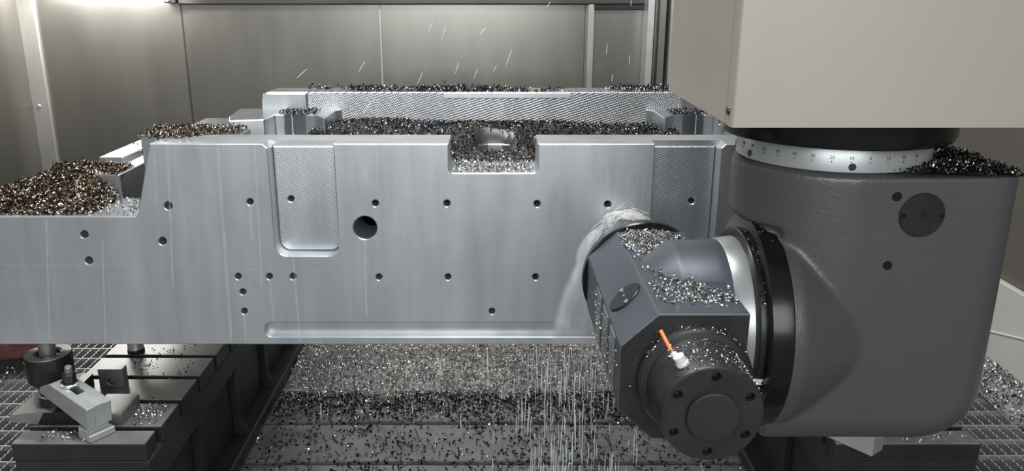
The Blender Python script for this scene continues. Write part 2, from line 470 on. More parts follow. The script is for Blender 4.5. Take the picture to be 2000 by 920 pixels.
def riser(x0, x1, label, inner):
    root = empty('slotted_riser', ((x0 + x1) / 2, 2.4, ZT), label, 'riser')
    # body with a hollow side towards the inside of the machine
    d = 1 if inner > 0 else -1
    xi = x1 if d > 0 else x0
    xo = x0 if d > 0 else x1
    MB().box(min(xo, xi - d * 0.05), max(xo, xi - d * 0.05), 2.012, 4.3, ZT + 0.0005, ZR - 0.05, 0.006).build('riser_body', 'cast_iron_dark', root)
    MB().box(min(xi - d * 0.06, xi), max(xi - d * 0.06, xi), 2.02, 4.3, ZR - 0.15, ZR - 0.052, 0.012, 3).build('upper_flange', 'cast_iron_dark', root)
    MB().box(min(xi - d * 0.06, xi + d * 0.02), max(xi - d * 0.06, xi + d * 0.02), 2.02, 4.3, ZT + 0.0005, ZT + 0.05, 0.012, 3).build('foot_flange', 'cast_iron_dark', root)
    for y in (2.02, 2.42, 2.82, 3.22, 3.62, 4.02):
        MB().prism(round_poly([(xi - d * 0.055, ZT + 0.03), (xi - d * 0.055, ZR - 0.12), (xi - d * 0.002, ZR - 0.12), (xi - d * 0.03, ZR - 0.2, 0.04), (xi - d * 0.03, ZT + 0.1, 0.04), (xi + d * 0.01, ZT + 0.03)]), y, y + 0.04, 'y').build('web', 'cast_iron_dark', root)
    sl = [2.083, 2.243, 2.405, 2.564, 2.722, 2.88, 3.04, 3.2, 3.36, 3.52, 3.68, 3.84, 4.0]
    e = [2.0] + sl + [4.3]
    for i in range(len(e) - 1):
        a = e[i] + (0.012 if i else 0); b_ = e[i + 1] - (0.012 if i < len(e) - 2 else 0)
        k = 0.008 if i == 0 else 0.0
        st = MB().box(x0, x1 - (k if d > 0 else 0), a, b_, ZR - 0.055, ZR - 0.0025, 0.002).build('strip', 'cast_iron_dark', root)
        MB().box(x0 + 0.001, x1 - (k if d > 0 else 0) - 0.001, a + 0.0008, b_ - 0.0008, ZR - 0.004, ZR, 0.0012).build('strip_top', 'machined_iron', st)
    MB().box(x0 + 0.003, x1 - 0.003, 1.999, 2.03, ZT + 0.0005, ZR - 0.056, 0.003).build('front_face', 'cast_iron_dark', root)
    return root
RX0, RX1 = -1.335, -0.955
riser(RX0, RX1, 'dark slotted riser block that carries the strap clamp and jack', 1)
riser(0.945, 1.345, 'dark slotted riser block under the milling head beside the skirting sheet', -1)

# ------------------------------------------------------------------ the workpiece
Y0 = 2.20
def fx(u, v): p = PY(u, v, Y0); return (p.x, p.z)
ZTOP = PY(700, 281, Y0).z
ZBOT = PY(700, 673, Y0).z
ZLOW = PY(150, 423, Y0).z
wp = empty('machined_workpiece', (0, 2.5, ZBOT), 'large milled aluminium block with drilled front face, pockets and steps', 'workpiece')
XWL, XWR = -1.75, 1.24
pkL = [fx(512, 300)[0], fx(643, 300)[0]]           # pocket, left and right edge at the top
pkB = PY(600, 500, Y0).z
pkl0, pkl1 = -0.616, -0.437
nL, nR = fx(876, 300)[0], fx(1051, 300)[0]
nZ = PY(960, 338, Y0).z
slopeT, slopeB = fx(291, 279)[0], fx(268, 421)[0]
def outline(pockets):
    p = [(XWL, ZBOT), (XWR, ZBOT), (XWR, ZLOW), (-slopeB, ZLOW, 0.02), (-slopeT, ZTOP)]
    if pockets:
        p += [(-pkl0 + 0.014, ZTOP), (-pkl0, ZTOP - 0.012), (-pkl0, pkB, 0.032), (-pkl1, pkB, 0.032), (-pkl1, ZTOP)]
    p += [(nR, ZTOP), (nR, nZ, 0.014), (nL, nZ, 0.014), (nL, ZTOP)]
    if pockets:
        p += [(pkl1, ZTOP), (pkl1, pkB, 0.032), (pkl0, pkB, 0.032), (pkl0, ZTOP - 0.012), (pkl0 - 0.014, ZTOP)]
    p += [(slopeT, ZTOP), (slopeB, ZLOW, 0.02), (XWL, ZLOW)]
    return round_poly(p, 5)
small = [(328, 402), (488, 394), (733, 397), (873, 397), (1049, 398), (1187, 399), (164, 458), (317, 471), (173, 509), (465, 540), (526, 540),
         (572, 540), (740, 541), (875, 541), (1046, 541), (474, 570), (477, 608), (961, 608)]
holes = []
for u, v in small:
    x, z = fx(u, v)
    holes.append(circle(x, z, 0.0115 if u in (328, 317, 173, 164) else 0.0095, 18))
bx, bz = fx(713, 445)
holes.append(circle(bx, bz, 0.0335, 32))
ph = [circle(PY(569, 387, 2.257).x, PY(569, 387, 2.257).z, 0.0090, 18), circle(PY(1350, 391, 2.257).x, PY(1350, 391, 2.257).z, 0.0090, 18)]
gz0, gz1 = PY(800, 658, Y0).z, PY(800, 630, Y0).z
gxl = fx(517, 645)[0]
groove = round_poly([(gxl, gz0, 0.0195), (-gxl, gz0, 0.0195), (-gxl, gz1, 0.0195), (gxl, gz1, 0.0195)], 6)
mb = MB()
plate(mb, outline(True), holes + [groove], Y0, 2.227, 0.0028, back=False)
plate(mb, outline(True), holes, 2.227, 2.257, 0.0, back=False)
plate(mb, outline(False), holes + ph, 2.257, 2.345, 0.0, back=True, back_holes=False)
mb.build('front_wall', 'machined_face', wp)
for s, h in ((1, ph[0]), (-1, ph[1])):                # milled floor of each pocket, leaving a narrow lip below the top edge
    a, b_ = sorted((s * pkl0, s * pkl1))
    m_ = MB()
    plate(m_, round_poly([(a + 0.001, pkB + 0.001, 0.031), (b_ - 0.001, pkB + 0.001, 0.031), (b_ - 0.001, ZTOP - 0.016), (a + 0.001, ZTOP - 0.016)], 5), [h], 2.250, 2.2575, 0.003, back=False)
    m_.build('pocket_floor', 'milled_pocket', wp)
# floor of the interior, with an obround opening
ZI = nZ
fl_out = [(-0.98, 2.345), (0.98, 2.345), (0.98, 2.99), (-0.98, 2.99)]
oc = PZ(967, 289, ZI)
ob = round_poly([(oc.x - 0.060, oc.y - 0.072, 0.05), (oc.x + 0.060, oc.y - 0.072, 0.05), (oc.x + 0.060, oc.y + 0.072, 0.05), (oc.x - 0.060, oc.y + 0.072, 0.05)], 6)
m_ = MB(); plate(m_, fl_out, [ob], 0, 0.30, 0.003)
m_.v = [Vector((v.x, v.z, ZI - v.y)) for v in m_.v]
m_.build('interior_floor', 'machined_top', wp)
MB().box(oc.x - 0.058, oc.x + 0.058, oc.y - 0.073, oc.y + 0.073, ZI - 0.299, ZI - 0.285).build('bore_floor', 'machined_top', wp)
MB().box(-0.98, 0.98, 2.345, 2.99, ZBOT, ZI - 0.302).build('underside', 'machined_top', wp)
# raised lands left and right with the zigzag plan
zz = [(447, 236), (516, 233), (536.5, 224), (555, 224), (569, 214.5), (596.5, 224), (615, 225), (632, 231), (654, 216), (667, 213.5)]
zp = [PZ(u, v, ZTOP) for u, v in zz]
YRW = 2.88
poly = [(p.x, p.y) for p in zp] + [(zp[-1].x + 0.003, YRW + 0.01), (zp[0].x - 0.05, YRW + 0.01), (zp[0].x - 0.03, zp[0].y + 0.1)]
for s in (1, -1):
    pl = [(s * x, y) for x, y in poly]
    MB().prism(pl, ZI - 0.005, ZTOP, 'z', 0.003).build('corner_land', 'machined_top', wp)
# rear wall
ZRT = PY(965, 180, YRW).z
xe, xi_ = PY(512, 200, YRW).x, PY(604, 200, YRW).x
rw = round_poly([(xe, ZI - 0.1), (-xe, ZI - 0.1), (-xe, ZRT, 0.03), (xe, ZRT, 0.03)], 6)
m_ = MB(); plate(m_, rw, [], YRW, YRW + 0.13, 0.003); m_.build('rear_wall', 'milled_scallops', wp)
for s in (1, -1):
    a, b_ = sorted((s * (xe - 0.001), s * xi_))
    r = [0.03 if s > 0 else 0.0, 0.0 if s > 0 else 0.03]
    m_ = MB(); plate(m_, round_poly([(a, ZI - 0.1), (b_, ZI - 0.1), (b_, ZRT + 0.002, r[1]), (a, ZRT + 0.002, r[0])], 6), [], YRW - 0.022, YRW + 0.05, 0.007)
    m_.build('end_pad', 'machined_top', wp)
MB().box(PY(865, 188, YRW).x, PY(1115, 188, YRW).x, YRW - 0.006, YRW + 0.02, PY(965, 192, YRW).z, ZRT - 0.002, 0.002).build('lit_recess', 'bright_steel', wp)  # bright strip added in place of a shallow recess that catches the light
# left: ledge behind the front wall, side rail
MB().box(-1.02, -0.735, 2.345, 2.46, ZBOT + 0.001, ZTOP - 0.001, 0.002).build('ledge', 'machined_top', wp)
MB().box(-1.02, -0.80, 2.46, 2.9, ZBOT + 0.001, ZTOP - 0.035, 0.002).build('ledge', 'machined_top', wp)
MB().box(0.735, 1.02, 2.345, 2.46, ZBOT + 0.001, ZTOP - 0.001, 0.002).build('ledge', 'machined_top', wp)
MB().box(0.80, 1.02, 2.46, 2.9, ZBOT + 0.001, ZTOP - 0.035, 0.002).build('ledge', 'machined_top', wp)
ZS = -0.53
rail = [(-1.122, 2.40), (-1.122, 3.2), (-1.268, 3.2), (-1.268, 2.46), (-1.33, 2.43), (-1.33, 2.40)]
side_rail = MB().prism(rail, ZBOT + 0.001, ZS, 'z', 0.003).build('side_rail', 'machined_top', wp)
MB().box(-1.268, -1.19, 2.585, 3.2, ZS - 0.01, ZS + 0.016, 0.003).build('rail_pad', 'machined_top', wp)
MB().box(-1.75, -1.0, 2.345, 2.41, ZBOT + 0.001, ZLOW, 0.002).build('step_ledge', 'machined_top', wp)
for u, v in ((241, 346), (252, 383)):
    r = ray(u, v); p = r * (-1.122 / r.x)
    cut = MB().lathe([(0.009, -0.05), (0.009, 0.02)], (p.x, p.y, p.z), 'x', 20).build('cutter_tool', None)
    bo = side_rail.modifiers.new('hole', 'BOOLEAN'); bo.operation = 'DIFFERENCE'; bo.object = cut; bo.solver = 'EXACT'
    baked(side_rail); bpy.data.objects.remove(cut)

# ------------------------------------------------------------------ supports and clamps on the left riser
bp_ = MB().prism(round_poly([(-1.385, ZR + 0.012), (-1.30, ZR + 0.0003), (-1.262, ZR + 0.0003), (-1.262, ZR + 0.043), (-1.29, ZR + 0.043, 0.01), (-1.385, ZR + 0.033, 0.008)]), 2.10, 2.345, 'y', 0.002)
bp_ = bp_.box(-1.263, -1.168, 2.10, 2.19, ZR + 0.0003, ZR + 0.0425, 0.002).build('base_block', 'black_oxide')  # black body carries the shade of its front as colour
tag(bp_, 'base block under the jack, shaded black, its paler top standing for wet glare', 'block')
MB().prism([(-1.387, ZR + 0.012), (-1.385, ZR + 0.0335), (-1.29, ZR + 0.0445), (-1.262, ZR + 0.0440), (-1.262, ZR + 0.0425), (-1.288, ZR + 0.0425), (-1.310, ZR + 0.004)], 2.097, 2.346, 'y').build('glare_chamfer', 'machined_iron', bp_)  # paler sheet laid over the block for the wet glare on its bevelled top
ds = MB().lathe([(0.036, 0.0), (0.038, 0.002), (0.038, 0.030), (0.035, 0.033), (0.030, 0.033), (0.028, 0.028)], (-1.285, 2.155, ZR + 0.0435), 'z', 40).build('heel_disc', 'black_oxide', smooth=30.0)
tag(ds, 'small black round heel pad under the strap clamp', 'pad')
MB().lathe([(0.0375, 0.0), (0.039, 0.001), (0.039, 0.003), (0.034, 0.0045), (0.031, 0.003)], (-1.285, 2.155, ZR + 0.073), 'z', 40, cap=False).build('rim', 'machined_iron', ds, smooth=30.0)
jk = empty('screw_jack', (-1.35, 2.272, ZR + 0.044), 'dark round screw jack with a steel post propping the workpiece', 'jack')
jc = (-1.35, 2.272, 0)
MB().lathe([(0.045, ZR + 0.0445), (0.045, -1.135)], jc, 'z', 32).build('jack_foot', 'black_oxide', jk, smooth=30.0)
MB().lathe([(0.058, -1.140), (0.064, -1.134), (0.066, -1.120), (0.066, -1.06), (0.064, -1.053), (0.034, -1.053), (0.030, -1.060)], jc, 'z', 56).build('jack_body', 'black_oxide', jk, smooth=30.0)
MB().lathe([(0.0645, -1.0535), (0.064, -1.0505), (0.040, -1.0505), (0.040, -1.0535)], jc, 'z', 56, cap=False).build('glare_ring', 'machined_iron', jk, smooth=30.0)  # pale ring stands in for glare on top of the jack
MB().lathe([(0.024, -1.056), (0.024, ZBOT - 0.0002)], jc, 'z', 32).build('post', 'machined_iron', jk, smooth=30.0)
p2 = MB().lathe([(0.026, ZR + 0.0003), (0.026, ZBOT - 0.0002)], (-1.238, 2.60, 0), 'z', 32).build('support_post', 'bright_steel', smooth=30.0)
MB().lathe([(0.028, ZR + 0.0003), (0.028, ZR + 0.012), (0.026, ZR + 0.014)], (-1.238, 2.60, 0), 'z', 32, cap=False).build('collar', 'black_oxide', p2, smooth=30.0)
tag(p2, 'plain steel support post between the riser and workpiece', 'post')
p3 = MB().lathe([(0.026, ZR + 0.0003), (0.026, ZBOT - 0.0002)], (1.15, 2.60, 0), 'z', 32).build('support_post', 'bright_steel', smooth=30.0)
tag(p3, 'steel support post on the riser under the milling head', 'post')

# strap clamp (local frame: +x along the strap towards the camera end)
A_, B_ = Vector((-1.285, 2.165, 0)), Vector((-1.095, 2.035, 0))
ang = math.atan2((B_ - A_).y, (B_ - A_).x)
ln = (B_ - A_).length
def strapT(z, pitch=0.0):
    return Matrix.Translation(Vector((A_.x, A_.y, z))) @ Matrix.Rotation(ang, 4, 'Z') @ Matrix.Rotation(pitch, 4, 'Y')
cl = empty('strap_clamp', (-1.19, 2.10, ZR), 'pale steel strap clamp with a slotted top, bolted beside the jack', 'clamp')
T = strapT(ZR + 0.078, 0.13)
W2 = 0.036
m_ = MB()
# side profile with bevelled heel, slot through it: two cheeks, front and back bridge
m_.prism([(-0.015, 0.0), (ln, -0.012), (ln, 0.055), (0.045, 0.055), (-0.015, 0.018)], -W2, -0.012, 'y', 0.002, T=T)
m_.prism([(-0.015, 0.0), (ln, -0.012), (ln, 0.055), (0.045, 0.055), (-0.015, 0.018)], 0.012, W2, 'y', 0.002, T=T)
m_.prism([(-0.015, 0.0), (0.058, -0.001), (0.058, 0.055), (0.045, 0.055), (-0.015, 0.018)], -0.013, 0.013, 'y', 0.0, T=T)
m_.prism([(ln - 0.085, -0.008), (ln, -0.012), (ln, 0.055), (ln - 0.085, 0.055)], -0.013, 0.013, 'y', 0.0, T=T)
m_.build('strap', 'clamp_steel', cl)
Ts = strapT(ZR + 0.078, 0.13) @ Matrix.Translation((0.085, 0, 0.055))
MB().lathe([(0.010, -0.06), (0.010, 0.058), (0.008, 0.061)], (0, 0, 0), 'z', 20, T=Ts).build('stud', 'machined_iron', cl, smooth=30.0)
MB().lathe([(0.023, 0.0), (0.025, 0.002), (0.025, 0.008), (0.022, 0.010)], (0, 0, 0), 'z', 28, T=Ts).build('washer', 'bright_steel', cl, smooth=30.0)
MB().lathe([(0.023, 0.010), (0.023, 0.013), (0.0185, 0.0135), (0.0185, 0.036), (0.016, 0.041)], (0, 0, 0), 'z', 6, T=Ts).build('nut', 'black_oxide', cl)
sb = empty('step_block', (-1.10, 2.04, ZR), 'ground steel packing block under the near end of the strap clamp', 'block')
Tb = Matrix.Translation(Vector((B_.x - 0.012, B_.y + 0.006, ZR + 0.0005))) @ Matrix.Rotation(ang, 4, 'Z')
MB().box(-0.04, 0.018, -0.038, 0.038, 0.0, 0.020, 0.002, T=Tb).build('packer', 'clamp_steel', sb)
MB().box(-0.04, 0.004, -0.036, 0.030, 0.0201, 0.036, 0.002, T=Tb).build('packer', 'clamp_steel', sb)
db = MB().box(-1.165, -1.068, 2.10, 2.225, ZR + 0.0003, ZR + 0.036, 0.002).build('parallel_block', 'machined_iron'); tag(db, 'flat dark packing block beside the strap clamp', 'block')
hb = MB()
hx = PY(217, 735, 2.335).x
plate(hb, [(hx - 0.038, ZR + 0.0003), (hx + 0.038, ZR + 0.0003), (hx + 0.038, ZR + 0.064), (hx - 0.038, ZR + 0.064)], [circle(hx - 0.002, ZR + 0.022, 0.010, 20)], 2.33, 2.365, 0.002)
hb = hb.build('stop_block', 'machined_iron'); tag(hb, 'small steel stop block with a drilled hole on the riser', 'block')
MB().lathe([(0.0102, 0.0), (0.0102, 0.02)], (hx - 0.002, 2.356, ZR + 0.022), 'y', 20).build('bore', 'machined_iron', hb)

# right riser: tilted block, disc and stop
Tr = Matrix.Translation((1.0, 2.017, ZR + 0.0005)) @ Matrix.Rotation(math.radians(38), 4, 'Z')
rb = MB().box(-0.045, 0.014, -0.075, 0.10, 0.0, 0.068, 0.003, T=Tr).build('clamp_block', 'clamp_steel'); tag(rb, 'pale steel block with an orange paint mark on the right riser', 'block')
MB().box(-0.025, -0.008, -0.0765, -0.0745, 0.048, 0.062, T=Tr).build('paint_mark', 'orange_plastic', rb)
rd = MB().lathe([(0.075, 0.0), (0.075, 0.018), (0.070, 0.022)], (1.21, 2.17, ZR + 0.0003), 'z', 48).build('heel_disc', 'black_oxide', smooth=30.0); tag(rd, 'dark round pad lying on the riser below the milling head', 'pad')
rs = MB().box(1.23, 1.335, 2.26, 2.40, ZR + 0.0003, ZR + 0.085, 0.004).build('stop_block', 'cast_iron_dark'); tag(rs, 'dark square stop block at the outer edge of the right riser', 'block')

# ------------------------------------------------------------------ ram cover (beige box)
rc = empty('ram_cover', (0.665, 1.57, -0.2155), 'beige sheet metal cover of the machine ram above the milling head', 'machine cover')
X0, X1, YF, YK, ZB_ = 0.387, 0.955, 1.33, 1.83, -0.2155
MB().box(X0 + 0.012, X1 - 0.002, YF + 0.03, YK, ZB_ + 0.001, 1.6, 0.003).build('cover_body', 'cover_paint', rc)
MB().prism(round_poly([(X0, YF, 0.006), (X1, YF, 0.006), (X1, YF + 0.034), (X0, YF + 0.034)]), ZB_, 1.6, 'z').build('front_panel', 'cover_paint', rc, smooth=25.0)
MB().box(X0 - 0.001, X0 + 0.01, YF + 0.038, YK + 0.001, ZB_, 1.6, 0.002).build('side_panel', 'cover_paint', rc)
r = ray(1424, 216); p = r * (X0 / r.x)
MB().lathe([(0.0015, -0.004), (0.006, -0.0035), (0.007, 0.0), (0.007, 0.003)], (X0, p.y, p.z), 'x', 16).build('screw', 'black_oxide', rc)

# ------------------------------------------------------------------ milling head
CXH, CYH = 0.665, 1.60
hd = empty('milling_unit', (CXH, CYH, -0.86), 'dark grey swivelling milling head with blue-grey spindle housing', 'milling head')
MB().lathe([(0.205, ZB_ - 0.0005), (0.217, ZB_ - 0.006), (0.217, -0.256), (0.212, -0.2655), (0.175, -0.2655)], (CXH, CYH, 0), 'z', 128).build('mounting_flange', 'gloss_black', hd, smooth=30.0)
sr = MB().lathe([(0.178, -0.264), (0.180, -0.268), (0.180, -0.3105), (0.176, -0.313)], (CXH, CYH, 0), 'z', 128).build('scale_ring', 'scale_silver', hd, smooth=30.0)
def on_ring(a, z, r=0.1803):
    """frame on the ring: x to the viewer's right, y up, z outwards; a = angle from straight ahead, + to the right"""
    n = Vector((math.sin(a), -math.cos(a), 0)); x = Vector((math.cos(a), math.sin(a), 0))
    R = Matrix((x, Vector((0, 0, 1)), n)).transposed().to_4x4()
    return Matrix.Translation(Vector((CXH, CYH, z)) + n * r) @ R
def text_mesh(s, size):
    cu = bpy.data.curves.new('numeral', 'FONT'); cu.body = s; cu.size = size; cu.align_x = 'CENTER'; cu.resolution_u = 3; cu.extrude = 0.0001
    o = bpy.data.objects.new('numeral', cu); C.objects.link(o)
    dg = bpy.context.evaluated_depsgraph_get(); dg.update()
    me = bpy.data.meshes.new_from_object(o.evaluated_get(dg))
    bpy.data.objects.remove(o); return me
r0 = ray(1701, 314); a0 = 0.0
for t in np.linspace(-1.2, 1.2, 481):        # angle on the ring under the zero mark
    q = Vector((CXH + 0.18 * math.sin(t), CYH - 0.18 * math.cos(t), -0.29))
    if q.x / q.y < r0.x / r0.y: a0 = t
step = math.radians(10.3)
for k in range(-8, 4):
    me = text_mesh(str(abs(k) * 10), 0.0085)
    me.transform(on_ring(a0 + k * step, -0.2875))
    link('numeral', me, 'engraving', sr)
    MB().box(-0.0009, 0.0009, -0.0012, 0.0012, -0.0003, 0.0003, T=on_ring(a0 + k * step, -0.2925)).build('tick_dot', 'engraving', sr)
    for j in range(10):
        if k == 3: break
        h = 0.004 if j == 5 else 0.0022
        MB().box(-0.00025, 0.00025, -h, 0, -0.0002, 0.0002, T=on_ring(a0 + (k + j / 10) * step, -0.2685)).build('tick_mark', 'engraving', sr)
for (u, v, rr) in ((1664, 336, 0.0065), (1464, 307, 0.0065), (1442, 303, 0.0065)):
    rq = ray(u, v); best = 0
    for t in np.linspace(-1.75, 1.2, 600):
        q = Vector((CXH + 0.18 * math.sin(t), CYH - 0.18 * math.cos(t), -0.30))
        if q.x / q.y < rq.x / rq.y: best = t
    if u == 1442: best = best - 0.28
    MB().lathe([(0.0066, -0.001), (0.0066, 0.0006), (0.006, 0.0009)], (0, 0, 0), 'z', 20, T=on_ring(best, -0.3005)).build('screw', 'black_oxide', sr)

# cast body: block, neck and swivel boss blended into one surface
def block_body(bx0=0.655, bx1=0.958, bz1=-0.318):
    b = bmesh.new()
    bmesh.ops.create_cube(b, size=1)
    by0, by1, bz0 = 1.415, 1.86, -0.862
    for v in b.verts:
        v.co = Vector(((bx0 + bx1) / 2 + v.co.x * (bx1 - bx0), (by0 + by1) / 2 + v.co.y * (by1 - by0), (bz0 + bz1) / 2 + v.co.z * (bz1 - bz0)))
    def pick(fn): return [e for e in b.edges if fn((e.verts[0].co + e.verts[1].co) / 2, e)]
    es = pick(lambda m, e: abs(m.z - bz0) < 1e-4 and abs(m.x - bx1) < 1e-4)          # lower right edge, running in depth
    bmesh.ops.bevel(b, geom=es, offset=0.12, segments=8, affect='EDGES', profile=0.5)
    es = [e for e in b.edges if all(abs(v.co.y - by0) < 1e-4 for v in e.verts) and not all(abs(v.co.x - bx0) < 1e-4 for v in e.verts) and not all(abs(v.co.z - bz1) < 1e-4 for v in e.verts)]
    bmesh.ops.bevel(b, geom=es, offset=0.065, segments=6, affect='EDGES', profile=0.5)
    return b
mb = MB()
mb.bm(block_body())
low = bmesh.new(); bmesh.ops.create_cube(low, size=1)
for v in low.verts: v.co = Vector((0.64 + v.co.x * 0.21, 1.6375 + v.co.y * 0.445, -0.742 + v.co.z * 0.24))
bmesh.ops.bevel(low, geom=[e for e in low.edges if all(abs(v.co.y - 1.415) < 1e-3 and abs(v.co.z + 0.862) < 1e-3 for v in e.verts)], offset=0.065, segments=6, affect='EDGES', profile=0.5)
mb.bm(low)
mb.lathe([(0.17, -0.312), (0.186, -0.320), (0.186, -0.425), (0.165, -0.442)], (CXH, CYH, 0), 'z', 96)
BY, BZ = 1.56, -0.645
arc = [(CXH - 0.186 * math.cos(t), CYH - 0.186 * math.sin(t)) for t in np.linspace(math.acos((CXH - 0.54) / 0.186), PI / 2, 14)]
mb.prism([(0.54, CYH + 0.137)] + arc + [(0.72, CYH - 0.186), (0.72, CYH + 0.20)], -0.78, -0.425, 'z')
mb.lathe([(0.214, 0.515), (0.214, 0.56), (0.12, 0.74)], (0, BY, BZ), 'x', 96)
body = mb.build('head_body', 'head_paint', hd)
rm = body.modifiers.new('r', 'REMESH'); rm.mode = 'VOXEL'; rm.voxel_size = 0.005
sm = body.modifiers.new('s', 'SMOOTH'); sm.iterations = 8; sm.factor = 0.5
baked(body)
body.data.materials.clear(); body.data.materials.append(M['head_paint'])
body.data.polygons.foreach_set('use_smooth', [True] * len(body.data.polygons))
YH = 1.4145
dc = PY(1800, 420, YH)
cd = MB().lathe([(0.0405, 0.0), (0.0405, -0.0025), (0.039, -0.004)], (dc.x, YH, dc.z), 'y', 64).build('cover_disc', 'black_oxide', body, smooth=30.0)
for dx in (-0.034, 0, 0.034):
    rr = 0.0025 if dx == 0 else 0.0048
    MB().lathe([(rr, -0.003), (rr, -0.0055), (rr * 0.5, -0.0055), (rr * 0.4, -0.0046)], (dc.x + dx, YH, dc.z), 'y', 14).build('screw', 'gloss_black', cd)
for (u, v, rr) in ((1752, 384, 0.0085), (1733, 518, 0.0085)):
    q = PY(u, v, YH)
    bh = MB().lathe([(rr, 0.004), (rr, -0.0012)], (q.x, YH, q.z), 'y', 20).build('bolt_hole', 'gloss_black', body)
    MB().lathe([(rr * 0.55, 0.0), (rr * 0.55, -0.0016)], (q.x + 0.001, YH, q.z - 0.001), 'y', 6).build('socket', 'gloss_black', bh)
# swivel rings between body and spindle housing (axis along x)
swr = MB().lathe([(0.200, 0.497), (0.2145, 0.500), (0.2155, 0.503), (0.2155, 0.537), (0.213, 0.541), (0.17, 0.541)], (0, BY, BZ), 'x', 128).build('swivel_flange', 'gloss_black', hd, smooth=30.0)
t = math.radians(180 + 3)
for dz in (0.0,):
    q = ray(1533, 689); 
    aa = math.radians(197)
    Tq = Matrix.Translation((0.519, BY + 0.2155 * math.cos(aa), BZ + 0.2155 * math.sin(aa))) @ Vector((0, math.cos(aa), math.sin(aa))).to_track_quat('Z', 'Y').to_matrix().to_4x4()
    MB().lathe([(0.007, -0.002), (0.007, 0.0008)], (0, 0, 0), 'z', 18, T=Tq).build('screw', 'gloss_black', swr)
MB().lathe([(0.150, 0.482), (0.186, 0.484), (0.188, 0.487), (0.188, 0.500)], (0, BY, BZ), 'x', 128).build('seal_ring', 'black_oxide', hd, smooth=30.0)
ws = MB().lathe([(0.150, 0.448), (0.163, 0.449), (0.166, 0.454), (0.170, 0.483), (0.150, 0.484)], (0, BY, BZ), 'x', 128).build('swivel_scale', 'scale_silver', hd, smooth=30.0)
aa = math.radians(196)
Tq = Matrix.Translation((0.490, BY + 0.1885 * math.cos(aa), BZ + 0.1885 * math.sin(aa))) @ Vector((0, math.cos(aa), math.sin(aa))).to_track_quat('Z', 'X').to_matrix().to_4x4()
vt = MB().box(-0.006, 0.006, -0.012, 0.012, -0.002, 0.003, 0.0005, T=Tq).build('vernier_tag', 'paper_white', hd)
for s in (-1, 1): MB().lathe([(0.0025, 0.003), (0.0025, 0.0042), (0.001, 0.0042)], (0, s * 0.0075, 0), 'z', 12, T=Tq).build('screw', 'gloss_black', vt)
# spindle housing (axis along y)
SX, SZ = 0.345, -0.645
Yn, Yk = 1.29, 1.785
oct_ = [(0.216, -0.705), (0.279, -0.765), (0.435, -0.765), (0.435, -0.526), (0.279, -0.526), (0.216, -0.585)]
m_ = MB(); m_.prism(oct_, Yn + 0.001, Yk, 'y', 0.0025, 2)
# relief cut lines on the camera-left flank are built as ribs
sh = m_.build('spindle_housing', 'housing_paint', hd)
for i, (y0, y1) in enumerate(((1.34, 1.40), (1.43, 1.50), (1.53, 1.60))):
    MB().box(0.2135, 0.2165, y0, y1, -0.70, -0.59, 0.001).build('flank_rib', 'machined_iron', sh)
m_ = MB(); m_.lathe([(0.115, 0.292), (0.128, 0.312), (0.158, 0.352), (0.161, 0.36), (0.161, 0.420), (0.163, 0.425), (0.163, 0.450)], (0, BY, BZ), 'x', 96)
m_.build('swivel_arm', 'housing_paint', hd, smooth=30.0)
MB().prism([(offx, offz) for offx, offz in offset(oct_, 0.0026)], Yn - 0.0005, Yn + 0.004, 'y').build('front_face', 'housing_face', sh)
# oval-looking round cover on the chamfer
n = Vector((-0.059, 0, 0.063)).normalized()
oc_ = Vector((0.2475, 1.447, -0.5555)) + n * 0.0003
Tq = Matrix.Translation(oc_) @ Matrix((Vector((0, 1, 0)), n.cross(Vector((0, 1, 0))), n)).transposed().to_4x4()
oc_ = MB().lathe([(0.036, -0.002), (0.036, 0.002), (0.034, 0.0035)], (0, 0, 0), 'z', 48, T=Tq).build('cover_disc', 'black_oxide', sh, smooth=30.0)
for k in (-0.028, 0, 0.028):
    rr = 0.0022 if k == 0 else 0.0045
    MB().lathe([(rr, 0.003), (rr, 0.0052), (rr * 0.5, 0.0052)], (k, 0, 0), 'z', 12, T=Tq).build('screw', 'bright_steel', oc_)
MB().lathe([(0.100, Yk - 0.001), (0.137, Yk), (0.140, Yk + 0.004), (0.140, Yk + 0.025), (0.12, Yk + 0.04), (0.10, Yk + 0.05), (0.07, Yk + 0.16), (0.066, Yk + 0.165)], (SX, 0, SZ), 'y', 96).build('nose_flange', 'gloss_black', hd, smooth=30.0)
# drive cylinder at the rear end of the spindle, towards the camera
dcy = MB().lathe([(0.099, Yn), (0.099, 1.273), (0.095, 1.268), (0.085, 1.266), (0.0835, 1.262), (0.0835, 1.168), (0.0810, 1.163), (0.0805, 1.182)], (SX, 0, SZ), 'y', 96).build('drive_cylinder', 'housing_face', hd, smooth=30.0)
ef = MB(); plate(ef, circle(SX, SZ, 0.0812, 96), [circle(SX + 0.066 * math.cos(math.radians(88 + 60 * k)), SZ + 0.066 * math.sin(math.radians(88 + 60 * k)), 0.0074, 20) for k in range(6)], 1.160, 1.181, 0.0012)
ef.build('end_face', 'housing_face', dcy)
MB().lathe([(0.042, 1.162), (0.042, 1.151), (0.040, 1.149)], (SX, 0, SZ), 'y', 64).build('end_cap', 'cast_iron_dark', dcy, smooth=30.0)
for k in range(6):
    a = math.radians(88 + 60 * k)
    MB().lathe([(0.0062, 1.182), (0.0062, 1.174), (0.0055, 1.173)], (SX + 0.066 * math.cos(a), 0, SZ + 0.066 * math.sin(a)), 'y', 18).build('bolt_head', 'black_oxide', dcy)
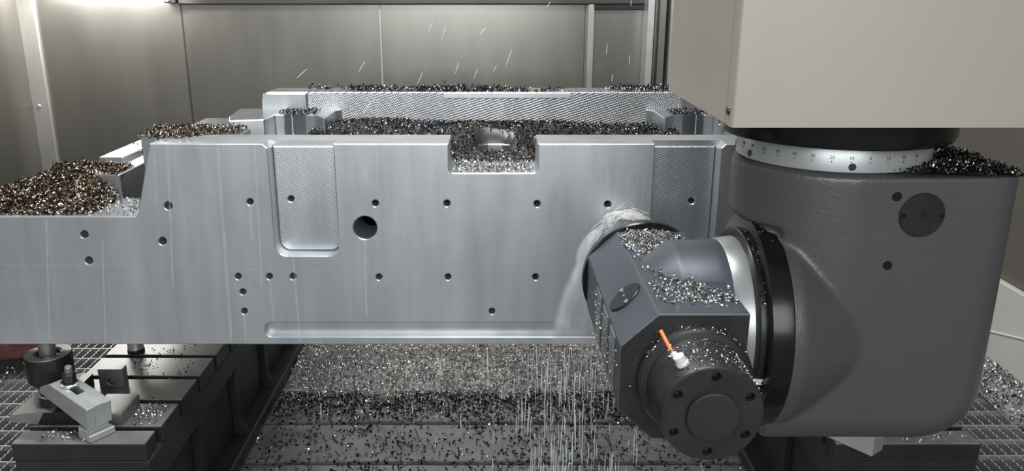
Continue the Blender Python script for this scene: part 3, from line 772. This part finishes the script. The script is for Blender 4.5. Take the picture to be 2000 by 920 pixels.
# coolant fitting on the cylinder
ft = Vector((0.303, 1.195, SZ + 0.070))
up = Vector((ft.x - SX, 0, ft.z - SZ)).normalized()
MB().tube([ft - up * 0.004, ft + up * 0.006, ft + up * 0.008, ft + up * 0.019, ft + up * 0.021], [0.011, 0.011, 0.0095, 0.0095, 0.006], 16).build('nozzle_fitting', 'clear_plastic', dcy, smooth=35.0)
e = ft + up * 0.012
MB().tube([e, e + Vector((-0.010, 0.008, 0.006)), e + Vector((-0.013, 0.012, 0.009))], [0.006, 0.006, 0.004], 12).build('nozzle_fitting', 'clear_plastic', dcy, smooth=35.0)
MB().tube([e + Vector((-0.011, 0.010, 0.007)), e + Vector((-0.024, 0.045, 0.030))], 0.0033, 10).build('nozzle_tip', 'orange_plastic', dcy, smooth=35.0)

# milling cutter in the spindle, biting into the front face
mc = empty('milling_cutter', (SX + 0.012, 2.1, SZ), 'small round milling cutter behind the housing, wet with coolant', 'cutter')
MB().lathe([(0.05, 1.95), (0.05, 1.99), (0.030, 2.0), (0.030, 2.075)], (SX + 0.012, 0, SZ), 'y', 40).build('tool_holder', 'machined_iron', mc, smooth=30.0)
MB().lathe([(0.028, 2.07), (0.040, 2.075), (0.043, 2.13), (0.043, 2.1985)], (SX + 0.012, 0, SZ), 'y', 40).build('cutter_body', 'machined_iron', mc, smooth=30.0)
for k in range(6):
    a = 2 * PI * k / 6
    Tt = Matrix.Translation((SX + 0.012, 2.165, SZ)) @ Matrix.Rotation(a, 4, 'Y') @ Matrix.Translation((0, 0, 0.044)) @ Matrix.Rotation(0.35, 4, 'Z')
    MB().box(-0.004, 0.004, -0.03, 0.032, -0.006, 0.005, 0.001, T=Tt).build('insert', 'bright_steel', mc)

# ------------------------------------------------------------------ metal chips (nobody could count them)
def chips(name, label, pts, material, L=(0.006, 0.014), W=(0.0022, 0.0045), base=None, cat='metal chips'):
    pts = np.asarray(pts, float); n = len(pts); K = 4
    Ls = RNG.uniform(*L, n); Ws = RNG.uniform(*W, n); cu = RNG.uniform(0.9, 4.6, n)
    t = np.linspace(-0.5, 0.5, K)
    ang_ = cu[:, None] * t[None, :]; Rr = (Ls / cu)[:, None]
    lx = Rr * np.sin(ang_); lz = Rr * (1 - np.cos(ang_)); sh_ = (RNG.uniform(-0.5, 0.5, n) * Ws * 2)[:, None] * t[None, :]
    loc = np.zeros((n, K, 2, 3))
    for j, s in enumerate((-0.5, 0.5)):
        loc[:, :, j, 0] = lx; loc[:, :, j, 1] = s * Ws[:, None] + sh_; loc[:, :, j, 2] = lz
    q = RNG.normal(size=(n, 4)); q /= np.linalg.norm(q, axis=1)[:, None]
    a, b_, c_, d = q.T
    R = np.stack([np.stack([1 - 2 * (c_ * c_ + d * d), 2 * (b_ * c_ - a * d), 2 * (b_ * d + a * c_)], 1),
                  np.stack([2 * (b_ * c_ + a * d), 1 - 2 * (b_ * b_ + d * d), 2 * (c_ * d - a * b_)], 1),
                  np.stack([2 * (b_ * d - a * c_), 2 * (c_ * d + a * b_), 1 - 2 * (b_ * b_ + c_ * c_)], 1)], 1)
    wv = np.einsum('nij,nkmj->nkmi', R, loc) + pts[:, None, None, :]
    V = wv.reshape(-1, 3)
    q0 = np.arange(K - 1) * 2
    fq = np.stack([q0, q0 + 1, q0 + 3, q0 + 2], 1)
    Fc = (np.arange(n)[:, None, None] * (2 * K) + fq[None]).reshape(-1, 4)
    if base is not None:
        bv, bf = base
        Fc = np.concatenate([Fc, np.asarray(bf) + len(V)]); V = np.concatenate([V, np.asarray(bv)])
    me = bpy.data.meshes.new(name)
    me.vertices.add(len(V)); me.vertices.foreach_set('co', V.astype(np.float32).ravel())
    me.loops.add(Fc.size); me.loops.foreach_set('vertex_index', Fc.astype(np.int32).ravel())
    me.polygons.add(len(Fc)); me.polygons.foreach_set('loop_start', np.arange(0, Fc.size, 4, dtype=np.int32))
    me.update(calc_edges=True)
    me.materials.append(M[material])
    if base is not None:
        me.materials.append(M['core_' + material])
        mi = np.zeros(len(Fc), np.int32); mi[len(Fc) - len(base[1]):] = 1
        me.polygons.foreach_set('material_index', mi)
    o = bpy.data.objects.new(name, me); C.objects.link(o)
    tag(o, label, cat, kind='stuff')
    return o
def bumps(seed, x0, x1, y0, y1, n, r):
    g = np.random.default_rng(seed)
    cx, cy = g.uniform(x0, x1, n), g.uniform(y0, y1, n); am = g.uniform(0.3, 1.0, n); rr = g.uniform(0.6, 1.4, n) * r
    def f(x, y):
        s = np.zeros_like(x)
        for i in range(n): s += am[i] * np.exp(-((x - cx[i]) ** 2 + (y - cy[i]) ** 2) / rr[i] ** 2)
        return s
    return f
def heap(name, label, x0, x1, y0, y1, zf, n, material, height=None, L=(0.006, 0.014), W=(0.0022, 0.0045), dens=None, lift=0.004, grid=28, z0=None):
    """zf(x, y) = surface below; height(x, y) = thickness of the heap (mound meshed below the chips); dens(x, y) in 0..1 thins it"""
    X = RNG.uniform(x0, x1, n * 3); Y = RNG.uniform(y0, y1, n * 3)
    h = height(X, Y) if height else np.zeros_like(X)
    keep = RNG.uniform(size=n * 3) < (dens(X, Y) if dens else np.ones_like(X))
    if height: keep &= h > -0.002
    X, Y, h = X[keep][:n], Y[keep][:n], h[keep][:n]
    Z = zf(X, Y) + np.maximum(h, 0) + np.abs(RNG.normal(0, lift, len(X))) * 0.7 + 0.0015
    base = None
    if height:
        gx = np.linspace(x0, x1, grid); gy = np.linspace(y0, y1, grid)
        GX, GY = np.meshgrid(gx, gy); GH = height(GX, GY)
        GZ = zf(GX, GY) + GH
        bv = np.stack([GX.ravel(), GY.ravel(), GZ.ravel()], 1)
        f = []
        for j in range(grid - 1):
            for i in range(grid - 1):
                idx = [j * grid + i, j * grid + i + 1, (j + 1) * grid + i + 1, (j + 1) * grid + i]
                if max(GH.ravel()[idx]) > 0.0: f.append(idx)
        if f: base = (bv, f)
    return chips(name, label, np.stack([X, Y, Z], 1), material, L, W, base)
flat = lambda z: (lambda x, y: np.full_like(x, z))
sm01 = lambda a: np.clip(a, 0, 1) ** 2 * (3 - 2 * np.clip(a, 0, 1))

b1 = bumps(1, -1.0, 1.0, 3.1, 4.3, 26, 0.22)
def h_table(x, y):
    return 0.05 * sm01((y - 3.16 + 0.05 * np.sin(9 * x) + 0.03 * np.sin(23 * x)) / 0.35) * (0.5 + 0.35 * b1(x, y)) + 0.10 * sm01((y - 3.6) / 0.7) - 0.004
heap('chip_heap', 'deep bed of glittering grey chips on the table under the workpiece', -0.93, 0.915, 3.05, 4.3, flat(ZT), 28000, 'chips_grey', h_table, L=(0.008, 0.020), W=(0.003, 0.006), grid=70, lift=0.008)
b2 = bumps(2, -0.93, 1.05, 2.5, 3.2, 60, 0.06)
heap('loose_chips', 'dark chips scattered thinly over the near table strips', -0.93, 0.915, 2.50, 3.25, flat(ZT), 6500, 'chips_dark', None, L=(0.010, 0.022), W=(0.004, 0.008), dens=lambda x, y: np.clip(0.12 + 0.22 * b2(x, y) + 1.0 * sm01((y - 2.95) / 0.25), 0, 1))
# inside the workpiece
b3 = bumps(3, -0.6, 0.6, 2.35, 2.88, 20, 0.12)
def h_in(x, y):
    hole = np.clip((((x - oc.x) / 0.070) ** 4 + ((y - oc.y) / 0.085) ** 4), 0, 1.0)
    return (0.040 * sm01((y - 2.52) / 0.2) * (0.6 + 0.4 * b3(x, y)) * hole + 0.003) * np.where(hole < 0.9, 0, 1) - 0.002 * (hole < 0.9)
heap('chip_heap', 'black chips filling the hollow between the front and rear wall of the workpiece', -0.61, 0.61, 2.347, 2.875, flat(ZI), 9500, 'chips_dark', h_in, grid=60, dens=lambda x, y: np.clip(0.30 + 0.7 * sm01((y - 2.5) / 0.2) + 0.2 * b3(x, y), 0, 1) * np.where((np.abs(x - oc.x) < 0.062) & (np.abs(y - oc.y) < 0.078), 0, 1))
heap('loose_chips', 'wet chips lying in the square notch of the front wall', nL + 0.01, nR - 0.01, 2.205, 2.40, flat(ZI), 900, 'chips_grey', None, dens=lambda x, y: np.full_like(x, 0.8))
b4 = bumps(4, -0.75, 0.8, 2.88, 3.0, 14, 0.07)
heap('loose_chips', 'ridge of chips along the top edge of the rear wall', -0.74, 0.78, YRW + 0.012, YRW + 0.125, flat(ZRT), 2200, 'chips_dark', None, L=(0.008, 0.018), W=(0.003, 0.006), lift=0.007, dens=lambda x, y: np.clip(0.85 * b4(x, y) - 0.15 + 0.5 * ((x > -0.52) & (x < -0.12)), 0, 1))
for s, lb in ((-1, 'clump of chips on the zigzag land beside the left end pad'), (1, 'clump of chips on the zigzag land below the ram cover')):
    heap('loose_chips', lb, *sorted((s * 0.60, s * 0.72)), 2.74, 2.85, flat(ZTOP), 330, 'chips_dark', None, dens=lambda x, y: np.full_like(x, 0.7), lift=0.006)
b5 = bumps(5, -1.0, -0.72, 2.25, 2.47, 10, 0.06)
heap('chip_heap', 'silvery chips heaped on the upper left shoulder of the workpiece', -1.0, -0.74, 2.26, 2.458, flat(ZTOP), 2600, 'chips_brown', None, lift=0.009,
     dens=lambda x, y: np.clip(0.3 + 0.8 * b5(x, y), 0, 1) * sm01((y - 2.26 - 0.10 * sm01((x + 0.90) / 0.12)) / 0.04))
heap('loose_chips', 'few chips on the right shoulder below the ram cover', 0.68, 0.82, 2.34, 2.46, flat(ZTOP), 260, 'chips_silver', lambda x, y: 0.014 * sm01((y - 2.36) / 0.06) - 0.002)
b6 = bumps(6, -1.5, -1.1, 2.2, 2.5, 14, 0.07)
zl = lambda x, y: np.where((y < 2.405) | (x < -1.335) | ((x < -1.27) & (y > 2.46)), ZLOW, ZS)
def h_left(x, y):
    e = sm01((y - 2.215) / 0.19) * sm01((-1.10 - x) / 0.14) * np.clip((x + 1.56) / 0.26, 0, 1)
    top = np.where(y < 2.405, (ZS - ZLOW + 0.012) * e, 0.016 * sm01((-1.14 - x) / 0.08) * sm01((2.53 - y) / 0.06))
    return np.where((y > 2.405) & ((x < -1.335) | ((x < -1.27) & (y > 2.46))), -0.01, top + 0.005 * b6(x, y) * e - 0.002)
heap('chip_heap', 'brownish gold chips piled on the low left step of the workpiece', -1.60, -1.13, 2.21, 2.52, zl, 5200, 'chips_brown', h_left, L=(0.008, 0.018), W=(0.003, 0.0065), grid=60, lift=0.007,
     dens=lambda x, y: np.where((x > -1.268) | (y < 2.45), 1.0, 0.0) * np.where(y < 2.405, 1, np.where(x > -1.325, 1, 0)))
heap('loose_chips', 'thin scatter of chips in the corner of the low left step', -1.16, slopeB - 0.005, 2.21, 2.40, flat(ZLOW), 380, 'chips_grey', None, dens=lambda x, y: np.clip(0.25 + 0.75 * sm01((x + 1.06) / 0.06), 0, 1))
heap('loose_chips', 'small patch of chips high on the left side rail', -1.26, -1.125, 2.62, 2.95, flat(ZS + 0.004), 420, 'chips_brown', None, dens=lambda x, y: np.clip(sm01((y - 2.68 - 0.6 * (x + 1.19)) / 0.08), 0, 1), lift=0.007)
# milling head
b7 = bumps(7, 0.78, 0.95, 1.4, 1.85, 12, 0.07)
def h_head(x, y):
    rr = np.sqrt((x - CXH) ** 2 + (y - CYH) ** 2)
    return 0.008 * sm01((0.29 - rr) / 0.09) * (rr > 0.178) + 0.003 * b7(x, y) - 0.001
heap('chip_heap', 'black wet chips heaped on top of the milling head beside the scale ring', 0.66, 0.945, 1.425, 1.85, flat(-0.3185), 3300, 'chips_dark', h_head, grid=50, L=(0.006, 0.013),
     dens=lambda x, y: np.where((x - CXH) ** 2 + (y - CYH) ** 2 > 0.178 ** 2, 1.0, 0.0) * np.clip(0.15 + sm01((x - 0.70) / 0.08), 0, 1), lift=0.006)
# on the spindle housing
b8 = bumps(8, 0.27, 0.43, 1.5, 1.78, 8, 0.05)
b8b = bumps(18, 0.28, 0.43, 1.31, 1.6, 34, 0.017)
def d_house(x, y):
    core = np.exp(-(((x - 0.345) / 0.055) ** 2 + ((y - 1.70) / 0.075) ** 2)) * 2.0
    arm_gap = np.where(((x - 0.292) > 0.10 * np.abs(y - BY) / 0.10) & (np.abs(y - BY) < 0.115), 0.0, 1.0)
    low = 0.30 * sm01((y - 1.31) / 0.06) * sm01((x - 0.275) / 0.04)
    return np.clip(np.where(core > 0.35, core, 0) + low * 1.5 * np.clip(b8b(x, y), 0, 1.5), 0, 1) * arm_gap
heap('chip_heap', 'silvery chips lying on the flat top of the spindle housing', 0.275, 0.43, 1.30, 1.78, flat(-0.526), 4200, 'chips_grey', None, L=(0.005, 0.011), W=(0.0018, 0.0035), dens=d_house)
def cyl_pts(n, cx, cz, r, y0, y1, a0_, a1_):
    a = RNG.uniform(a0_, a1_, n); y = RNG.uniform(y0, y1, n)
    return np.stack([cx + (r + 0.001) * np.cos(a), y, cz + (r + 0.001) * np.sin(a)], 1)
chips('loose_chips', 'wet chips stuck to the top of the black drive cylinder', np.concatenate([cyl_pts(420, SX, SZ, 0.0835, 1.165, 1.268, 0.3, 2.3), cyl_pts(120, SX, SZ, 0.099, 1.268, 1.29, 0.4, 2.6)]), 'chips_silver', L=(0.004, 0.009), W=(0.001, 0.002))
n_ = 260
aa_ = RNG.uniform(0.2, 1.35, n_); xx_ = RNG.uniform(0.489, 0.536, n_)
chips('loose_chips', 'black chips caught in the gap above the swivel flange', np.stack([xx_, BY + 0.2 * np.cos(PI - aa_ - 0.2) * 0.98, BZ + np.where(xx_ < 0.5, 0.19, 0.217) * np.sin(PI - aa_ - 0.2)], 1), 'chips_dark', L=(0.005, 0.011), W=(0.0018, 0.0035))
fa = np.stack([RNG.uniform(0.222, 0.43, 130), np.full(130, Yn - 0.0015), RNG.uniform(-0.72, -0.535, 130)], 1)
fa = fa[((fa[:, 0] - 0.216) * 0.95 + (-0.585 + 0.002 - fa[:, 2]) > 0.0)]
chips('loose_chips', 'fine chips clinging to the dark front face of the housing', fa, 'chips_dark', L=(0.004, 0.009), W=(0.001, 0.002))
fk = np.stack([np.full(150, 0.2130), RNG.uniform(1.30, 1.62, 150), RNG.uniform(-0.71, -0.60, 150)], 1)
chips('loose_chips', 'wet silver chips running down the flank of the spindle housing', fk, 'chips_silver', L=(0.004, 0.010), W=(0.0012, 0.0025))
# risers and grating
b9 = bumps(9, -1.30, -0.97, 2.03, 2.6, 12, 0.045)
rz = lambda x, y: np.full_like(x, ZR)
heap('loose_chips', 'curled silver chips scattered on the riser strips beside the clamp', -1.055, -0.97, 2.10, 2.235, rz, 110, 'chips_silver', None, L=(0.008, 0.02))
heap('loose_chips', 'dark chips scattered on the far strips of the left riser', -1.22, -0.97, 2.26, 2.70, rz, 240, 'chips_dark', None, dens=lambda x, y: np.clip(b9(x, y) * 0.6, 0.02, 1), L=(0.008, 0.016))
heap('loose_chips', 'wet chips on the near strip of the left riser', -1.27, -1.13, 2.015, 2.065, rz, 90, 'chips_grey', None, L=(0.008, 0.016))
heap('loose_chips', 'wet chips stuck around the disc on the right riser', 1.06, 1.33, 2.01, 2.07, rz, 70, 'chips_silver', None, L=(0.008, 0.016))
heap('chip_heap', 'golden chips lying along the edge of the grating by the riser', -1.42, -1.352, 2.45, 3.4, flat(ZF + 0.001), 900, 'chips_gold', lambda x, y: 0.04 + 0.01 * np.sin(30 * y), L=(0.008, 0.02), W=(0.003, 0.006))
heap('chip_heap', 'mixed chips drifted over the grating around the red rag', -2.35, -1.86, 2.85, 3.9, flat(ZF + 0.001), 3000, 'chips_grey', lambda x, y: 0.05 * sm01((-1.80 - x - 0.10 * (y < 3.1)) / 0.3) * sm01((y - 2.75) / 0.3) - 0.006, L=(0.010, 0.024), W=(0.004, 0.008), grid=24)
heap('loose_chips', 'brown chips caught on the grating at the foot of the near riser', -1.60, -1.36, 1.80, 2.08, flat(ZF + 0.002), 700, 'chips_brown', None, L=(0.008, 0.018))
heap('chip_heap', 'bright chips drifted along the foot of the skirting sheet', 1.87, XR - 0.032, 2.0, 4.3, flat(ZF + 0.001), 4200, 'chips_grey', lambda x, y: 0.08 * sm01((x - 1.86 + 0.02 * np.sin(14 * y)) / 0.12) - 0.004, L=(0.010, 0.022), W=(0.004, 0.008), grid=30)

# red rag on the chips
gx, gy = np.meshgrid(np.linspace(-1, 1, 36), np.linspace(-1, 1, 36))
g = np.random.default_rng(5)
hz = np.zeros_like(gx)
for k in range(16):
    an, fq_, ph_ = g.uniform(0, PI), g.uniform(2, 9), g.uniform(0, 6)
    hz += np.abs(np.sin(fq_ * (gx * math.cos(an) + gy * math.sin(an)) + ph_)) / 16
rr2 = np.clip(1 - (gx ** 2 + gy ** 2) / 1.6, 0, 1)
rx = -1.99 + gx * 0.15 * (1 + 0.15 * np.sin(5 * gy)) ; ry = 3.18 + gy * 0.17 * (1 + 0.2 * np.cos(4 * gx)); rzz = ZF + 0.045 + (0.02 + 0.16 * hz) * rr2
me = bpy.data.meshes.new('rag')
me.from_pydata([tuple(p) for p in np.stack([rx.ravel(), ry.ravel(), rzz.ravel()], 1)], [], [[j * 36 + i, j * 36 + i + 1, (j + 1) * 36 + i + 1, (j + 1) * 36 + i] for j in range(35) for i in range(35)])
rg = link('cleaning_rag', me, 'rag_cloth', None, True); tag(rg, 'crumpled dark red rag lying on the chips on the grating', 'rag')
so = rg.modifiers.new('t', 'SOLIDIFY'); so.thickness = 0.003; baked(rg)

# ------------------------------------------------------------------ coolant
def drops(name, label, segs, material, cat='coolant'):
    """segs: (p0, p1, r) drawn-out drops"""
    m = MB()
    for a, b_, r in segs:
        a, b_ = Vector(a), Vector(b_)
        m.tube([a, a.lerp(b_, 0.15), a.lerp(b_, 0.7), b_], [r * 0.25, r * 0.8, r, r * 0.3], 5)
    o = m.build(name, material, None, True); tag(o, label, cat, kind='stuff'); return o
rnd = random.Random(8)
segs = []
for i in range(330):
    if i < 210: u = rnd.gauss(1100, 42)
    elif i < 290: u = rnd.uniform(960, 1260)
    else: u = rnd.uniform(600, 1480)
    yy = Y0 + rnd.uniform(-0.05, 0.03)
    x = PY(u, 680, yy).x
    z0_ = rnd.uniform(-1.66, ZBOT + 0.002); l_ = rnd.uniform(0.015, 0.13) if u > 950 else rnd.uniform(0.01, 0.05)
    z1_ = max(z0_ - l_, -1.69)
    segs.append(((x, yy, z0_), (x + rnd.uniform(-0.004, 0.004), yy + rnd.uniform(-.004, .004), z1_), rnd.uniform(0.0007, 0.0019)))
drops('falling_coolant', 'white coolant streaming off the lower edge of the workpiece onto the table', segs, 'coolant_streak')
segs = []
for (u, v, u2, v2, d) in ((937, 68, 949, 54, 3.0), (836, 65, 845, 42, 3), (988, 130, 1000, 96, 3), (889, 145, 896, 122, 3), (925, 155, 933, 134, 3), (815, 165, 826, 141, 3), (963, 140, 970, 128, 3), (1066, 16, 1076, 3, 3),
                       (1184, 108, 1186, 86, 3), (1229, 128, 1230, 107, 3), (709, 225, 725, 197, 2.7), (862, 80, 870, 52, 3), (990, 178, 992, 168, 3), (579, 153, 600, 134, 3), (700, 142, 712, 120, 3), (1195, 160, 1196, 146, 3), (705, 215, 712, 180, 3), (1232, 12, 1233, 0, 3)):
    segs.append((PY(u, v, d), PY(u2, v2, d), 0.0016 if d < 2.9 or u == 937 else 0.0011))
drops('flying_coolant', 'thin coolant droplets flying in front of the rear wall', segs, 'coolant_drop')
# spray thrown up around the cutter
segs = []
cc = Vector((SX + 0.012, 2.15, SZ))
for i in range(190):
    a = rnd.uniform(-0.1, PI + 0.3); r0_ = rnd.uniform(0.045, 0.075); l_ = rnd.expovariate(1 / 0.02)
    d = Vector((math.cos(a), rnd.uniform(-0.3, 0.1), math.sin(a)))
    p0 = cc + Vector((d.x * r0_, rnd.uniform(-0.06, 0.045), d.z * r0_)); d2 = Vector((math.sin(a), 0.1, -math.cos(a))) * (1 if a < 2.2 else -1) + d * 0.35 + Vector((0, 0, -0.2))
    p1 = p0 + d2.normalized() * min(l_, 0.12)
    p1.y = min(p1.y, 2.197)
    segs.append((p0, p1, rnd.uniform(0.0005, 0.0012)))
drops('coolant_spray', 'white coolant spray bursting around the milling cutter', segs, 'coolant_streak')
# foam dome over the cutter and the veil running down the face
def sheet(name, label, fn, nu, nv, material):
    V, Fq, A = [], [], []
    for j in range(nv + 1):
        for i in range(nu + 1):
            p, al = fn(i / nu, j / nv); V.append(tuple(p)); A.append(al)
    for j in range(nv):
        for i in range(nu):
            a = j * (nu + 1) + i; Fq.append([a, a + 1, a + nu + 2, a + nu + 1])
    me = bpy.data.meshes.new(name); me.from_pydata(V, [], Fq)
    at = me.attributes.new('film', 'FLOAT', 'POINT'); at.data.foreach_set('value', A)
    o = link(name, me, material, None, True); tag(o, label, 'coolant', kind='stuff'); return o
def veil(s, t):
    # centre line falls in an arc from the cutter to the lower edge
    if t < 0.35:
        k = t / 0.35; u = 1205 - 75 * math.sin(k * PI / 2); v = 432 + 75 * k * k + 12 * k
    else:
        k = (t - 0.35) / 0.65; u = 1130 - 42 * (1 - (1 - k) ** 1.6); v = 519 + 156 * k
    wd = 16 + 60 * min(1, t * 1.8)
    uu = u + (s - 0.12) * wd * 1.5
    y = Y0 - 0.006 - 0.03 * math.sin(PI * t) * (0.4 + s * 0.6) + 0.004 * math.sin(9 * s + 5 * t)
    al = min(1, s / 0.10) * (1 - s) ** 0.8 * (0.9 if t < 0.8 else 0.9 * (1 - t) / 0.2 + 0.25)
    return PY(uu, v, y), al
sheet('coolant_veil', 'translucent white veil of coolant running down the front face from the cutter', veil, 24, 40, 'coolant_film')
def foam(s, t):
    a = PI * (1.06 - 1.0 * s); r_ = 0.052 + 0.016 * math.sin(PI * s) + 0.006 * math.sin(17 * s + 9 * t)
    stretch = 1.0 + (1.1 * max(0, s - 0.5) * 2) * t
    return Vector((cc.x + math.cos(a) * r_ * stretch, 2.075 + 0.118 * t, cc.z + math.sin(a) * r_ * (1 - 0.15 * t * s))), math.sin(PI * min(max(s, 0.02), 0.98)) ** 0.5 * (0.3 + 0.7 * t) * (1 - 0.55 * max(0, s - 0.5) * 2)
sheet('coolant_foam', 'cream white foam dome thrown over the milling cutter', foam, 30, 12, 'coolant_foam')
# drip tracks on the front face
m_ = MB()
def track(u0, v0, u1, v1, wpx, y=Y0 - 0.0006):
    n = 14; L_, R_ = [], []
    for k in range(n + 1):
        t = k / n; p = PY(u0 + (u1 - u0) * t, v0 + (v1 - v0) * t, y); w_ = wpx / 1000 * (0.7 + 0.3 * math.sin(k * 2.1))
        L_.append((p.x - w_, p.y, p.z)); R_.append((p.x + w_, p.y, p.z))
    m_.add(L_ + R_, [[k, k + 1, n + 2 + k, n + 1 + k] for k in range(n)])
for a in ((327, 283, 338, 560, 4), (425, 283, 452, 668, 5), (497, 283, 512, 560, 4), (573, 506, 586, 668, 4), (735, 284, 737, 385, 2), (1186, 284, 1188, 392, 4), (713, 470, 716, 620, 4), (527, 548, 535, 626, 3), (488, 402, 492, 470, 6),
          (477, 614, 480, 668, 3), (961, 614, 962, 627, 3), (300, 285, 306, 400, 2), (90, 430, 97, 668, 3), (200, 470, 206, 668, 3), (1215, 320, 1206, 390, 1.5), (1232, 330, 1222, 400, 1.5), (1248, 318, 1238, 410, 1.5), (1258, 330, 1254, 410, 1.5), (1205, 340, 1200, 395, 1.5)): track(*a)
def hline(u0, v0, u1, v1, hpx):
    a, b_ = PY(u0, v0, Y0 - 0.0006), PY(u1, v1, Y0 - 0.0006); h = hpx / 1400
    m_.add([(a.x, a.y, a.z - h), (b_.x, b_.y, b_.z - h), (b_.x, b_.y, b_.z + h), (a.x, a.y, a.z + h)], [[0, 1, 2, 3]])
for a in ((296, 287, 405, 290, 2.2), (405, 290, 512, 293, 2.0), (640, 301, 872, 304, 0.8), (0, 517, 330, 521, 1.0), (330, 521, 650, 531, 1.0)): hline(*a)
o = m_.build('coolant_runs', 'coolant_run'); tag(o, 'thin milky coolant runs down the drilled front face', 'coolant', kind='stuff')
